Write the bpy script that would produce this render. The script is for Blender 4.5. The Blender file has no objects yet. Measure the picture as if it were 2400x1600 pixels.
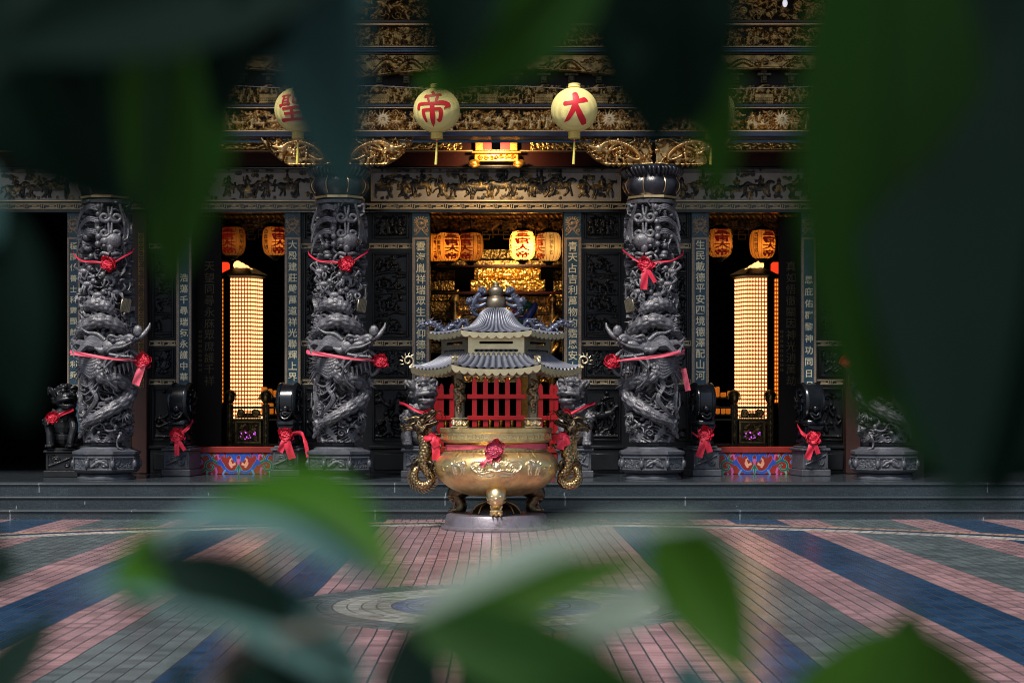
import bpy, bmesh, math, random
import numpy as np
from mathutils import Vector, Matrix
R = math.radians; pi = math.pi
sc = bpy.context.scene; col = sc.collection
F = 3920.; CX = 1139.7; HY = 931.; CAMZ = 1.52      # lens length in photo pixels, optical axis, eye height (m)
YU, YC, YW = 21.15, 24.75, 26.6                     # distance of burner, porch columns, facade wall
FLOOR = .455
def at(dx, dy, Y): return np.array([(dx-CX)*Y/F, Y, CAMZ-(dy-HY)*Y/F])
def ax(dx, Y): return (dx-CX)*Y/F
def az(dy, Y): return CAMZ-(dy-HY)*Y/F
def px(d, Y): return d*Y/F

# ---------------------------------------------------------------- mesh builder
def cr(pts, k=6):
    """smooth curve through points"""
    p = np.array(pts, float)
    if len(p) < 3: return np.array([p[0]+(p[-1]-p[0])*t for t in np.linspace(0, 1, k+1)])
    q = np.vstack([2*p[0]-p[1], p, 2*p[-1]-p[-2]]); out = []
    for i in range(1, len(q)-2):
        for t in np.arange(k)/k:
            a, b, c, d = q[i-1], q[i], q[i+1], q[i+2]
            out.append(.5*((2*b)+(c-a)*t+(2*a-5*b+4*c-d)*t*t+(3*b-a-3*c+d)*t**3))
    out.append(p[-1]); return np.array(out)

class MB:
    def __init__(s): s.v = []; s.q = []; s.n = 0; s.ng = []; s.w = []; s.wf = 1.
    def add(s, v, quads=None, ngons=None, M=None, w=0.):
        v = np.asarray(v, float).reshape(-1, 3)
        if M is not None:
            A = np.array(M); v = v@A[:3, :3].T+A[:3, 3]
        s.v.append(v)
        if quads is not None and len(quads): s.q.append(np.asarray(quads, int)+s.n)
        if ngons:
            for g in ngons: s.ng.append([i+s.n for i in g])
        s.w.append((np.full(len(v), w, float) if np.isscalar(w) else np.asarray(w, float))*s.wf)
        s.n += len(v); return s
    def box(s, x0, x1, y0, y1, z0, z1, M=None, bev=0.):
        if x0 > x1: x0, x1 = x1, x0
        if z0 > z1: z0, z1 = z1, z0
        if y0 > y1: y0, y1 = y1, y0
        b = min(bev, (x1-x0)/2.2, (y1-y0)/2.2, (z1-z0)/2.2)
        if b <= 0:
            v = [(x, y, z) for z in (z0, z1) for y in (y0, y1) for x in (x0, x1)]
            return s.add(v, [(0, 2, 3, 1), (4, 5, 7, 6), (0, 1, 5, 4), (2, 6, 7, 3), (0, 4, 6, 2), (1, 3, 7, 5)], M=M)
        vs = []
        for z, d in ((z0, b), (z0+b, 0), (z1-b, 0), (z1, b)):
            X0, X1, Y0, Y1 = x0+d, x1-d, y0+d, y1-d
            if d: vs += [(X0, Y0, z), (X0, Y0, z), (X1, Y0, z), (X1, Y0, z), (X1, Y1, z), (X1, Y1, z), (X0, Y1, z), (X0, Y1, z)]
            else: vs += [(x0, y0+b, z), (x0+b, y0, z), (x1-b, y0, z), (x1, y0+b, z), (x1, y1-b, z), (x1-b, y1, z), (x0+b, y1, z), (x0, y1-b, z)]
        q = []
        for l in range(3):
            for i in range(8):
                j = (i+1) % 8; q.append((l*8+i, l*8+j, l*8+8+j, l*8+8+i))
        return s.add(vs, q, [[6, 4, 2, 0], [24, 26, 28, 30]], M=M)
    def tube(s, path, rad, n=8, M=None, flat=1., w=0., cap=True, up=None, bump=None):
        p = np.asarray(path, float); m = len(p)
        r = np.full(m, rad, float) if np.isscalar(rad) else np.interp(np.linspace(0, 1, m), np.linspace(0, 1, len(rad)), rad)
        t = np.gradient(p, axis=0); t /= np.linalg.norm(t, axis=1)[:, None]+1e-9
        u = np.array(up if up is not None else ((0, 0, 1.) if abs(t[0][2]) < .9 else (1., 0, 0)), float)
        rings = []; a = np.arange(n)*2*pi/n; ww = []
        for i in range(m):
            u = u-t[i]*np.dot(u, t[i]); u /= np.linalg.norm(u)+1e-9; b = np.cross(t[i], u)
            rr = r[i]
            if bump is not None:
                k = bump(i, a); rr = r[i]*k[:, None]; ww.append(np.clip((k-1)/max(k.max()-1, .02)*1.5-.25, 0, 1))
            rings.append(p[i]+rr*(np.cos(a)[:, None]*u*flat+np.sin(a)[:, None]*b))
        v = np.vstack(rings); i = np.arange(m-1)[:, None]*n; j = np.arange(n)[None]
        q = np.stack([i+j, i+(j+1) % n, i+n+(j+1) % n, i+n+j], -1).reshape(-1, 4)
        return s.add(v, q, [list(range(n))[::-1], [(m-1)*n+k for k in range(n)]] if cap else None, M=M, w=np.concatenate(ww) if ww else w)
    def ell(s, c, r, M=None, n=14, m=9, w=0., rot=None, fn=None):
        r = np.array([r]*3 if np.isscalar(r) else r, float)
        th = np.linspace(0, pi, m+1)[:, None]; ph = (np.arange(n)*2*pi/n)[None]
        d = np.stack([np.sin(th)*np.cos(ph), np.sin(th)*np.sin(ph), np.cos(th)+0*ph], -1)
        if fn is not None: d = d*fn(d)[..., None]
        v = d.reshape(-1, 3)*r
        if rot is not None: v = v@np.array(rot)[:3, :3].T
        v = v+np.array(c)
        i = np.arange(m)[:, None]*n; j = np.arange(n)[None]
        q = np.stack([i+j, i+n+j, i+n+(j+1) % n, i+(j+1) % n], -1).reshape(-1, 4)
        return s.add(v, q, M=M, w=w)
    def lathe(s, prof, n=48, c=(0, 0, 0), M=None, ph=0., w=0., poly=None, cap=True):
        a = ph+np.arange(n)*2*pi/n; v = []
        for r, z in prof:
            rr = r if poly is None else r*math.cos(pi/poly)/np.cos((a-ph) % (2*pi/poly)-pi/poly)
            v.append(np.stack([c[0]+rr*np.cos(a), c[1]+rr*np.sin(a), np.full(n, c[2]+z)], -1))
        m = len(prof); v = np.vstack(v); i = np.arange(m-1)[:, None]*n; j = np.arange(n)[None]
        q = np.stack([i+j, i+(j+1) % n, i+n+(j+1) % n, i+n+j], -1).reshape(-1, 4)
        return s.add(v, q, [list(range(n))[::-1], [(m-1)*n+k for k in range(n)]] if cap else None, M=M, w=w)
    def grid(s, P, M=None, w=0.):
        P = np.asarray(P, float); a, b = P.shape[:2]
        i = np.arange(a-1)[:, None]*b; j = np.arange(b-1)[None]
        q = np.stack([i+j, i+j+1, i+b+j+1, i+b+j], -1).reshape(-1, 4)
        return s.add(P.reshape(-1, 3), q, M=M, w=w)
    def prism(s, poly, y0, y1, M=None):
        """outline in x,z extruded along y"""
        k = len(poly); v = [(x, y0, z) for x, z in poly]+[(x, y1, z) for x, z in poly]
        return s.add(v, [(i, (i+1) % k, k+(i+1) % k, k+i) for i in range(k)], [list(range(k))[::-1], [k+i for i in range(k)]], M=M)
    def text(s, ch, size, M, thick=.006, fat=0.):
        v, f = glyph(ch, fat); v = v*np.array([size, size, thick])
        return s.add(v, None, f, M=M)
    def arrays(s):
        v = np.vstack(s.v) if s.v else np.zeros((0, 3)); f = []
        for q in s.q: f += q.tolist()
        return v, f+s.ng
    def mesh(s, name, smooth=40, wear=False):
        v, f = s.arrays(); me = bpy.data.meshes.new(name); me.from_pydata(v.tolist(), [], f); me.validate(); me.update()
        if wear and len(me.vertices) == len(v):
            me.attributes.new('wear', 'FLOAT', 'POINT').data.foreach_set('value', np.concatenate(s.w))
        if smooth:
            me.polygons.foreach_set('use_smooth', [True]*len(me.polygons)); me.set_sharp_from_angle(angle=R(smooth))
        return me
    def build(s, name, mat, parent=None, smooth=40, wear=False):
        return link(name, s.mesh(name, smooth, wear), mat, parent)
    def fuse(s, name, mat, parent=None, vox=.01, it=2):
        """one continuous skin over all the pieces"""
        me = s.mesh(name, 0); o = bpy.data.objects.new('tmp', me); col.objects.link(o)
        m = o.modifiers.new('r', 'REMESH'); m.mode = 'VOXEL'; m.voxel_size = vox; m.use_smooth_shade = True
        if it:
            k = o.modifiers.new('s', 'SMOOTH'); k.factor = .4; k.iterations = it
        dg = bpy.context.evaluated_depsgraph_get(); me2 = bpy.data.meshes.new_from_object(o.evaluated_get(dg)); me2.name = name
        bpy.data.objects.remove(o); bpy.data.meshes.remove(me)
        return link(name, me2, mat, parent)

def link(name, me, mat, parent=None):
    o = bpy.data.objects.new(name, me); col.objects.link(o)
    if mat is not None:
        for m in (mat if isinstance(mat, (list, tuple)) else [mat]): me.materials.append(m)
    if parent is not None: o.parent = parent
    return o
def thing(name, label, cat, loc=(0, 0, 0), rz=0., group=None):
    o = bpy.data.objects.new(name, None); col.objects.link(o); o.empty_display_size = .1
    o.location = loc; o.rotation_euler = (0, 0, rz); tag(o, label, cat, group); return o
def tag(o, label, cat, group=None):
    o['label'] = label; o['category'] = cat
    if group: o['group'] = group
    return o
def struct(o): o['kind'] = 'structure'; return o
def dup(root, label, loc, flip=False, group=None, rz=None):
    r = root.copy(); col.objects.link(r); r.location = loc
    if flip: r.scale = (-1, 1, 1)
    if rz is not None: r.rotation_euler = (0, 0, rz)
    r['label'] = label
    if group: r['group'] = group
    for ch in root.children:
        c = ch.copy(); col.objects.link(c); c.parent = r
        for g in ch.children:
            d = g.copy(); col.objects.link(d); d.parent = c
    return r
_gl = {}
def glyph(ch, fat=0., cut=0.):
    if (ch, fat, cut) not in _gl:
        c = bpy.data.curves.new('g', 'FONT'); c.body = ch; c.size = 1; c.extrude = .5; c.offset = fat; c.resolution_u = 2; c.align_x = 'CENTER'
        o = bpy.data.objects.new('g', c); col.objects.link(o)
        dg = bpy.context.evaluated_depsgraph_get(); me = bpy.data.meshes.new_from_object(o.evaluated_get(dg))
        if cut:
            b = bmesh.new(); b.from_mesh(me); bmesh.ops.triangulate(b, faces=b.faces[:])
            for _ in range(5):
                e = [q for q in b.edges if q.calc_length() > cut and abs(q.verts[0].co.z-q.verts[1].co.z) < .5]
                if e: bmesh.ops.subdivide_edges(b, edges=e, cuts=1); bmesh.ops.triangulate(b, faces=[f for f in b.faces if len(f.verts) > 3])
            b.to_mesh(me); b.free()
        v = np.array([x.co[:] for x in me.vertices]); f = [list(p.vertices) for p in me.polygons]
        v[:, :2] -= (v[:, :2].max(0)+v[:, :2].min(0))/2
        bpy.data.objects.remove(o); bpy.data.meshes.remove(me); bpy.data.curves.remove(c); _gl[(ch, fat, cut)] = (v, f)
    return _gl[(ch, fat, cut)]
FRONT = Matrix(((1, 0, 0, 0), (0, 0, -1, 0), (0, 1, 0, 0), (0, 0, 0, 1)))     # text plane -> facing -Y
def face(x, y, z): return Matrix.Translation((x, y, z))@FRONT
def T(x, y, z, s=1., rx=0, ry=0, rz=0, sx=1, sy=1, sz=1):
    return Matrix.Translation((x, y, z))@Matrix.Rotation(rz, 4, 'Z')@Matrix.Rotation(ry, 4, 'Y')@Matrix.Rotation(rx, 4, 'X')@Matrix.Diagonal((s*sx, s*sy, s*sz, 1))

# ---------------------------------------------------------------- carved relief on a height grid
class Rel:
    def __init__(s, w, h, res, wrap=False, seed=0):
        s.w, s.h, s.res, s.wrap = w, h, res, wrap; s.nx = int(round(w/res))+1; s.ny = int(round(h/res))+1
        s.H = np.zeros((s.ny, s.nx)); s.r = random.Random(seed)
    def disc(s, x, y, r, z=0., ht=.02):
        if r < s.res*.6: r = s.res*.6
        i0 = int(math.floor((x-r)/s.res)); i1 = int(math.ceil((x+r)/s.res)); j0 = max(0, int(math.floor((y-r)/s.res))); j1 = min(s.ny-1, int(math.ceil((y+r)/s.res)))
        if j1 < j0: return
        I = np.arange(i0, i1+1); J = np.arange(j0, j1+1)
        d = 1-(((I*s.res-x)**2)[None]+((J*s.res-y)**2)[:, None])/(r*r)
        if s.wrap: I = I % (s.nx-1)
        else:
            k = (I >= 0) & (I < s.nx)
            if not k.any(): return
            I = I[k]; d = d[:, k]
        val = np.where(d > 0, z+ht*np.sqrt(np.maximum(d, 0)), 0)
        ix = np.ix_(J, I); s.H[ix] = np.maximum(s.H[ix], val)
    def stroke(s, pts, r0, r1=None, z=0., ht=None, k=5):
        r1 = r0 if r1 is None else r1; p = cr([(a, b, 0) for a, b in pts], k)[:, :2] if len(pts) > 2 else np.array(pts, float)
        L = np.concatenate([[0], np.cumsum(np.hypot(*np.diff(p, axis=0).T))]); n = max(2, int(L[-1]/(max(.5*min(r0, r1), s.res*.7)))+1)
        for q in np.linspace(0, L[-1], n):
            t = q/(L[-1]+1e-9); r = r0+(r1-r0)*t
            s.disc(np.interp(q, L, p[:, 0]), np.interp(q, L, p[:, 1]), r, z, ht if ht else r)
    def spiral(s, x, y, r, turns=1.5, d=1, a0=0., th=None, z=0., ht=None):
        th = th or r*.22; n = int(turns*14)
        s.stroke([(x+r*(1-.85*i/n)*math.cos(a0+d*i/n*turns*2*pi), y+r*(1-.85*i/n)*math.sin(a0+d*i/n*turns*2*pi)) for i in range(n+1)], th, th*.8, z, ht, 2)
    def cloud(s, x, y, r, z=0., ht=None):
        d = s.r.choice((-1, 1)); s.spiral(x, y, r, 1.3, d, s.r.uniform(0, 6), r*.25, z, ht)
        s.stroke([(x-d*r, y), (x-d*r*1.9, y-r*.5), (x-d*r*3, y-r*.3)], r*.25, r*.08, z, ht)
        s.spiral(x+d*r*1.4, y-r*.5, r*.6, 1.1, -d, s.r.uniform(0, 6), r*.2, z, ht)
    def leaf(s, x, y, a, l, w, z=0., ht=None):
        s.stroke([(x, y), (x+l*.5*math.cos(a+.25), y+l*.5*math.sin(a+.25)), (x+l*math.cos(a), y+l*math.sin(a))], w, w*.25, z, ht)
    def rosette(s, x, y, r, n=9, z=0., ht=None):
        for k in range(n):
            a = k*2*pi/n; s.leaf(x+.3*r*math.cos(a), y+.3*r*math.sin(a), a, r*.7, r*.2, z, ht)
        s.disc(x, y, r*.3, z, (ht or r*.2)*1.4)
    def figure(s, x, y, h, z=0., ht=None):
        ht = ht or h*.12; g = s.r.uniform; L = g(-.12, .12)*h
        s.stroke([(x, y+h*.15), (x+L*.5, y+h*.4), (x+L, y+h*.68)], h*.15, h*.12, z, ht)
        s.disc(x+L*1.2, y+h*.86, h*.11, z, ht*1.4); s.disc(x+L*1.2, y+h*.98, h*.06, z, ht)
        for d in (-1, 1):
            s.stroke([(x+L+d*h*.1, y+h*.62), (x+L+d*h*g(.2, .32), y+h*g(.4, .6)), (x+L+d*h*g(.1, .42), y+h*g(.3, .9))], h*.06, h*.045, z, ht*1.2)
            s.stroke([(x, y+h*.2), (x+d*h*.12, y+h*.1), (x+d*h*g(.1, .25), y)], h*.08, h*.055, z, ht)
        for _ in range(2): s.stroke([(x+g(-.1, .1)*h, y+h*.5), (x+g(-.4, .4)*h, y+h*.35), (x+g(-.5, .5)*h, y+h*g(.1, .7))], h*.035, h*.02, z, ht)
    def horse(s, x, y, h, d=1, z=0., ht=None):
        ht = ht or h*.14; g = s.r.uniform
        s.stroke([(x-d*h*.4, y+h*.5), (x, y+h*.46), (x+d*h*.35, y+h*.55)], h*.17, h*.16, z, ht)
        s.stroke([(x+d*h*.35, y+h*.58), (x+d*h*.52, y+h*.78), (x+d*h*.72, y+h*.74)], h*.12, h*.06, z, ht)
        for q in (-.42, -.28, .3, .44):
            s.stroke([(x+d*h*q, y+h*.42), (x+d*h*(q+g(-.08, .12)), y+h*.22), (x+d*h*(q+g(-.15, .15)), y)], h*.065, h*.035, z, ht)
        s.stroke([(x-d*h*.5, y+h*.55), (x-d*h*.7, y+h*.5), (x-d*h*.75, y+h*.25)], h*.06, h*.03, z, ht)
        s.figure(x, y+h*.5, h*.6, z, ht)
    def wyrm(s, pts, r, z=0., ht=None):
        ht = ht or r; s.stroke(pts, r, r*.45, z, ht)
        p = cr([(a, b, 0) for a, b in pts], 8)[:, :2]
        for i in range(0, len(p), 2): s.disc(p[i][0], p[i][1], r*.4, z+ht*.75, ht*.5)
        x, y = p[0]; s.disc(x, y, r*1.5, z, ht*1.4); dx = 1 if p[0][0] > p[4][0] else -1
        s.stroke([(x, y), (x+dx*r*2.4, y+r*.5)], r*.8, r*.4, z, ht*1.4); s.stroke([(x, y-r*.4), (x+dx*r*2.2, y-r*1.1)], r*.5, r*.25, z, ht*1.2)
        for q in range(4): s.stroke([(x, y+r*.4), (x-dx*r*2, y+r*(1.6-q*.9)), (x-dx*r*3.4, y+r*(2.1-q*1.3))], r*.28, r*.08, z, ht)
    def mesh(s, mb, fn, eps=.0015):
        K = s.H > eps; Q = K[:-1, :-1] | K[1:, :-1] | K[:-1, 1:] | K[1:, 1:]
        used = np.zeros_like(K)
        for a, b in ((0, 0), (1, 0), (0, 1), (1, 1)): used[a:s.ny-1+a, b:s.nx-1+b] |= Q
        idx = -np.ones(K.shape, int); idx[used] = np.arange(used.sum()); J, I = np.nonzero(used)
        v = fn(I*s.res, J*s.res, s.H[J, I]); j, i = np.nonzero(Q)
        mb.add(v, np.stack([idx[j, i], idx[j, i+1], idx[j+1, i+1], idx[j+1, i]], -1)); return mb
    def flat(s, x0, y, z0, mb=None, sc=1.):
        return s.mesh(mb or MB(), lambda X, Z, H: np.stack([x0+X, y-H*sc, z0+Z], -1))
    def fill(s, kind, size=None):
        g = s.r; h = s.h; w = s.w; x = 0.
        if kind == 'battle':
            for i in range(int(w/h*9)): s.cloud(g.uniform(0, w), g.uniform(.05, .95)*h, h*g.uniform(.05, .09), 0, h*.05)
            for i in range(int(w/h*18)): s.leaf(g.uniform(0, w), g.uniform(0, h), g.uniform(0, 6), h*g.uniform(.2, .5), h*.045, g.uniform(0, h*.04), h*.05)
            for i in range(int(w/h*10)): s.disc(g.uniform(0, w), g.uniform(0, h), h*g.uniform(.03, .06), h*.04, h*.05)
            x = h*.3
            while x < w-h*.3:
                c = g.random()
                if c < .3: s.horse(x, h*g.uniform(.03, .2), h*.6, g.choice((-1, 1)), h*.05, h*.1); x += h*.65
                elif c < .85:
                    s.figure(x, h*.05, h*g.uniform(.5, .8), h*.06, h*.1); s.figure(x+h*.15, h*.45, h*.5, h*.04, h*.09); x += h*.36
                else: s.rosette(x, h*.55, h*.3, 9, h*.03, h*.08); x += h*.5
            s.stroke([(0, h*.04), (w, h*.04)], h*.04, h*.04, 0, h*.08)
        elif kind == 'scroll':
            n = int(w/h*12)
            for i in range(n): s.spiral(g.uniform(0, w), g.uniform(.1, .9)*h, h*g.uniform(.08, .2), g.uniform(1, 1.8), g.choice((-1, 1)), g.uniform(0, 6), h*g.uniform(.028, .045), g.uniform(0, h*.06), h*.06)
            for i in range(n*2): s.leaf(g.uniform(0, w), g.uniform(0, h), g.uniform(0, 6), h*g.uniform(.2, .5), h*.06, g.uniform(0, h*.05), h*.05)
        elif kind == 'dragon':
            for i in range(int(w/h*8)): s.cloud(g.uniform(0, w), g.uniform(.05, .95)*h, h*g.uniform(.06, .13), 0, h*.06)
            x = 0.; d = 1
            while x < w:
                L = h*g.uniform(2, 3); p = [(x+L*(t if d > 0 else 1-t), h*(.5+.27*math.sin(t*9+x))) for t in np.linspace(1, 0, 9)]
                s.wyrm(p, h*.1, h*.05, h*.1); x += L*1.05; d = -d
        return s
def lamp(name, loc, power, c, size=.2, tgt=None, spot=None):
    l = bpy.data.lights.new(name, 'SPOT' if spot else 'POINT'); l.energy = power; l.color = c; l.shadow_soft_size = size; o = bpy.data.objects.new(name, l); col.objects.link(o); o.location = loc
    if spot: l.spot_size = R(spot); l.spot_blend = .7; o.rotation_euler = (Vector(tgt)-Vector(loc)).to_track_quat('-Z', 'Y').to_euler()
    return o
# ---------------------------------------------------------------- materials
def nt(name):
    m = bpy.data.materials.new(name); m.use_nodes = True; n = m.node_tree; return m, n, n.nodes['Principled BSDF']
def N(n, t, **k):
    x = n.nodes.new(t)
    for a, b in k.items(): setattr(x, a, b)
    return x
def mth(n, op, a, b=None, c=None):
    x = n.nodes.new('ShaderNodeMath'); x.operation = op
    for i, q in enumerate((a, b, c)):
        if q is None: continue
        if isinstance(q, (int, float)): x.inputs[i].default_value = q
        else: n.links.new(q, x.inputs[i])
    return x.outputs[0]
def mix(n, f, a, b, blend='MIX'):
    x = n.nodes.new('ShaderNodeMix'); x.data_type = 'RGBA'; x.blend_type = blend
    for s, q in ((x.inputs[0], f), (x.inputs[6], a), (x.inputs[7], b)):
        if isinstance(q, (int, float)): s.default_value = q
        elif isinstance(q, tuple): s.default_value = q if len(q) == 4 else q+(1,)
        else: n.links.new(q, s)
    return x.outputs[2]
def noise(n, scale, detail=4, rough=.6, vec=None, coord='Object'):
    t = N(n, 'ShaderNodeTexNoise'); t.inputs['Scale'].default_value = scale; t.inputs['Detail'].default_value = detail; t.inputs['Roughness'].default_value = rough
    if vec is None: vec = N(n, 'ShaderNodeTexCoord').outputs[coord]
    n.links.new(vec, t.inputs['Vector']); return t.outputs['Fac']
def ramp(n, f, stops, const=False):
    r = N(n, 'ShaderNodeValToRGB'); e = r.color_ramp
    if const: e.interpolation = 'CONSTANT'
    while len(e.elements) < len(stops): e.elements.new(.5)
    for q, (p, c) in zip(e.elements, stops): q.position = p; q.color = c if len(c) == 4 else tuple(c)+(1,)
    n.links.new(f, r.inputs[0]); return r.outputs[0]
def mat(name, c, rough=.5, metal=0., var=.25, vs=6., bump=0., bs=40., spec=.5, emit=None, es=0., rv=.0, dirt=None, ds=3.):
    m, n, b = nt(name); f = noise(n, vs, 5)
    f = ramp(n, f, [(.3, (0, 0, 0)), (.7, (1, 1, 1))])
    lo = tuple(max(0, q*(1-var)) for q in c); hi = tuple(min(1, q*(1+var)) for q in c)
    out = mix(n, f, lo, hi)
    if dirt:
        d = ramp(n, noise(n, ds, 6, .7), [(.5, (0, 0, 0)), (.68, (1, 1, 1))]); out = mix(n, d, out, dirt)
    n.links.new(out, b.inputs['Base Color']); b.inputs['Roughness'].default_value = rough; b.inputs['Metallic'].default_value = metal
    b.inputs['Specular IOR Level'].default_value = spec
    if rv: n.links.new(mth(n, 'ADD', rough-rv, mth(n, 'MULTIPLY', noise(n, vs*2.3, 4), 2*rv)), b.inputs['Roughness'])
    if bump:
        k = N(n, 'ShaderNodeBump'); k.inputs['Strength'].default_value = bump; k.inputs['Distance'].default_value = .01
        n.links.new(noise(n, bs, 5), k.inputs['Height']); n.links.new(k.outputs[0], b.inputs['Normal'])
    if emit: b.inputs['Emission Color'].default_value = emit+(1,); b.inputs['Emission Strength'].default_value = es
    return m
def wearmat(name, lo, hi, rlo=.45, rhi=.35, mlo=.6, mhi=1.):
    m, n, b = nt(name); a = N(n, 'ShaderNodeAttribute'); a.attribute_name = 'wear'
    f = mth(n, 'ADD', a.outputs['Fac'], mth(n, 'MULTIPLY', mth(n, 'SUBTRACT', noise(n, 25, 5), .5), .9)); f = mth(n, 'MINIMUM', mth(n, 'MAXIMUM', f, 0.), 1.)
    n.links.new(mix(n, f, lo, hi), b.inputs['Base Color']); b.inputs['Metallic'].default_value = mhi
    n.links.new(mth(n, 'ADD', rlo, mth(n, 'MULTIPLY', f, rhi-rlo)), b.inputs['Roughness']); return m

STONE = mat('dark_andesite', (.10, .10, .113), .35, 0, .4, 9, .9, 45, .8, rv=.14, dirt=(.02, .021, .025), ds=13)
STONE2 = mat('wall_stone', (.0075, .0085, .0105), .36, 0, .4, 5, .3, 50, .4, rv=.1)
PLINTH = mat('plinth_stone', (.055, .06, .073), .42, 0, .45, 8, .5, 90, .6)
CAPST = mat('capital_stone', (.014, .016, .023), .3, 0, .5, 10, .4, 50, .7)
PSTONE = mat('polished_black_stone', (.007, .009, .012), .2, 0, .3, 8, 0, 40, .5)
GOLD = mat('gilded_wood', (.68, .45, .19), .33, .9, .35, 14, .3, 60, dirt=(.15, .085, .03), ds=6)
GOLD2 = mat('old_gilded_wood', (.32, .205, .075), .4, .9, .5, 12, .3, 60, dirt=(.03, .018, .01), ds=7)  # darker gilt; in the upper tiers it carries the eave shade as colour
GOLDO = mat('amber_gilt', (.80, .42, .09), .34, .9, .25, 14, .2, 60)
GOLDB = mat('bright_gilt', (.85, .52, .16), .3, 1., .25, 14, .2, 60)
LINE = mat('gilt_moulding', (.72, .52, .28), .4, 1., .2, 9)
LETTER = mat('gilt_lettering', (.95, .82, .55), .45, .1, .15, 30)
FRET = mat('gilt_fret_paint', (.56, .44, .27), .5, .3, .2, 20)
LACQ = mat('black_lacquer', (.004, .003, .003), .5, 0, .3, 5, spec=.15)
REDWOOD = mat('dark_red_lacquer', (.030, .005, .004), .34, 0, .3, 4, .08, 30, .35)
BROWN = mat('brown_timber', (.035, .012, .009), .45, 0, .3, 4)
NAVY = mat('navy_beam_paint', (.016, .022, .05), .3, 0, .3, 6, spec=.5)
BLUE = mat('blue_edge_paint', (.025, .075, .13), .35, 0, .2, 6)
BOARD = mat('teal_board_lacquer', (.026, .078, .115), .42, 0, .3, 7)
SPECK = mat('speckled_gilt_border', (.36, .265, .185), .5, .2, .5, 70)
SLAB = mat('grey_slate_panel', (.32, .31, .295), .42, 0, .18, 4)
ETCH, _n, _b = nt('etched_gilt_scene')
_f = ramp(_n, noise(_n, 9, 6, .7), [(.5, (0, 0, 0)), (.66, (1, 1, 1))])
_n.links.new(mix(_n, _f, (.012, .012, .014), (.42, .3, .12)), _b.inputs['Base Color']); _n.links.new(mth(_n, 'MULTIPLY', _f, .8), _b.inputs['Metallic']); _b.inputs['Roughness'].default_value = .4
BRASS = mat('polished_brass', (.80, .60, .27), .36, .9, .2, 5, .12, 25, rv=.08, dirt=(.50, .37, .19), ds=4.5)
BRASS2 = mat('pale_brass_trim', (.80, .68, .42), .36, 1., .12, 8, .1, 30)
PATINA_SHADE = wearmat('weathered_grey_bronze', (.022, .030, .05), (.205, .213, .25), .48, .34, mhi=.3)  # dark grooves between ribs: grime, plus rib shade put into the colour
DULL = mat('dull_brass', (.24, .20, .14), .42, .9, .3, 7, .2, 30)
DRAGON = wearmat('bronze_dragon', (.022, .018, .017), (.66, .47, .22), .4, .3)
DARKB = wearmat('dark_bronze', (.035, .03, .028), (.30, .21, .11), .36, .3)
BLUEB = mat('blue_black_bronze', (.085, .095, .135), .36, .6, .4, 14, .2, 40)
IRON = mat('grey_base_bronze', (.21, .19, .215), .42, .6, .3, 5, .3, 25, dirt=(.09, .075, .08), ds=5)
REDPAINT = mat('red_paint', (.42, .008, .012), .42, 0, .15, 6)
REDBOARD = mat('vermilion_threshold_paint', (.27, .018, .010), .38, 0, .25, 5)
CLOTH = mat('red_silk', (.62, .022, .055), .55, 0, .25, 12, .2, 60)
PINK = mat('faded_red_silk', (.70, .10, .15), .6, 0, .2, 10, .2, 60)
def silk(name, c, k):
    m = mat(name, c, .6, 0, .2, 5); n = m.node_tree; t = N(n, 'ShaderNodeBsdfTranslucent'); t.inputs[0].default_value = c+(1,); x = N(n, 'ShaderNodeMixShader'); x.inputs[0].default_value = k
    n.links.new(n.nodes['Principled BSDF'].outputs[0], x.inputs[1]); n.links.new(t.outputs[0], x.inputs[2]); n.links.new(x.outputs[0], n.nodes['Material Output'].inputs[0]); return m
def paper(name, c, emit=None, es=0.):
    m, n, b = nt(name); w = N(n, 'ShaderNodeTexWave'); w.bands_direction = 'Z'; w.inputs['Scale'].default_value = 24.; w.inputs['Distortion'].default_value = .15
    n.links.new(N(n, 'ShaderNodeTexCoord').outputs['Object'], w.inputs['Vector'])
    n.links.new(mix(n, w.outputs['Fac'], tuple(q*.82 for q in c), c), b.inputs['Base Color']); b.inputs['Roughness'].default_value = .5
    k = N(n, 'ShaderNodeBump'); k.inputs['Strength'].default_value = .3; k.inputs['Distance'].default_value = .01; n.links.new(w.outputs['Fac'], k.inputs['Height']); n.links.new(k.outputs[0], b.inputs['Normal'])
    if emit: b.inputs['Emission Color'].default_value = emit+(1,); b.inputs['Emission Strength'].default_value = es
    return m
PAPER = paper('yellow_lantern_paper', (.93, .80, .30))
CHARRED = mat('lantern_red_ink', (.60, .006, .018), .5, 0, .12, 8)
PCOLLAR = mat('lantern_ochre_collar', (.62, .45, .10), .5, 0, .2, 10)
TASSEL = mat('yellow_tassel', (.72, .62, .12), .7, 0, .2, 30)
WIRE = mat('steel_wire', (.35, .35, .38), .4, .8)
SILKLIT = silk('amber_lantern_silk', (.62, .30, .06), .6); SILKBRIGHT = silk('yellow_lantern_silk', (.85, .6, .2), .6); SILKPALE = silk('pale_lantern_silk', (.62, .5, .27), .6); SILKDIM = silk('brown_lantern_silk', (.40, .19, .05), .6)
INK = mat('black_ink', (.008, .006, .006), .6); REDINK = mat('red_ink', (.16, .003, .003), .6, emit=(1, .015, .01), es=.04); REDLIT = mat('lit_red_ink', (.5, .01, .01), .6, emit=(1, .02, .01), es=.25)  # both red inks emit a little to imitate backlight through the silk
LAMP = mat('lit_niche_glass', (.9, .7, .4), .4, 0, .05, 3, emit=(1., .66, .28), es=1.25)
LAMPO = mat('amber_niche_glass', (.9, .5, .2), .4, 0, .05, 3, emit=(1., .34, .04), es=.6)
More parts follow.
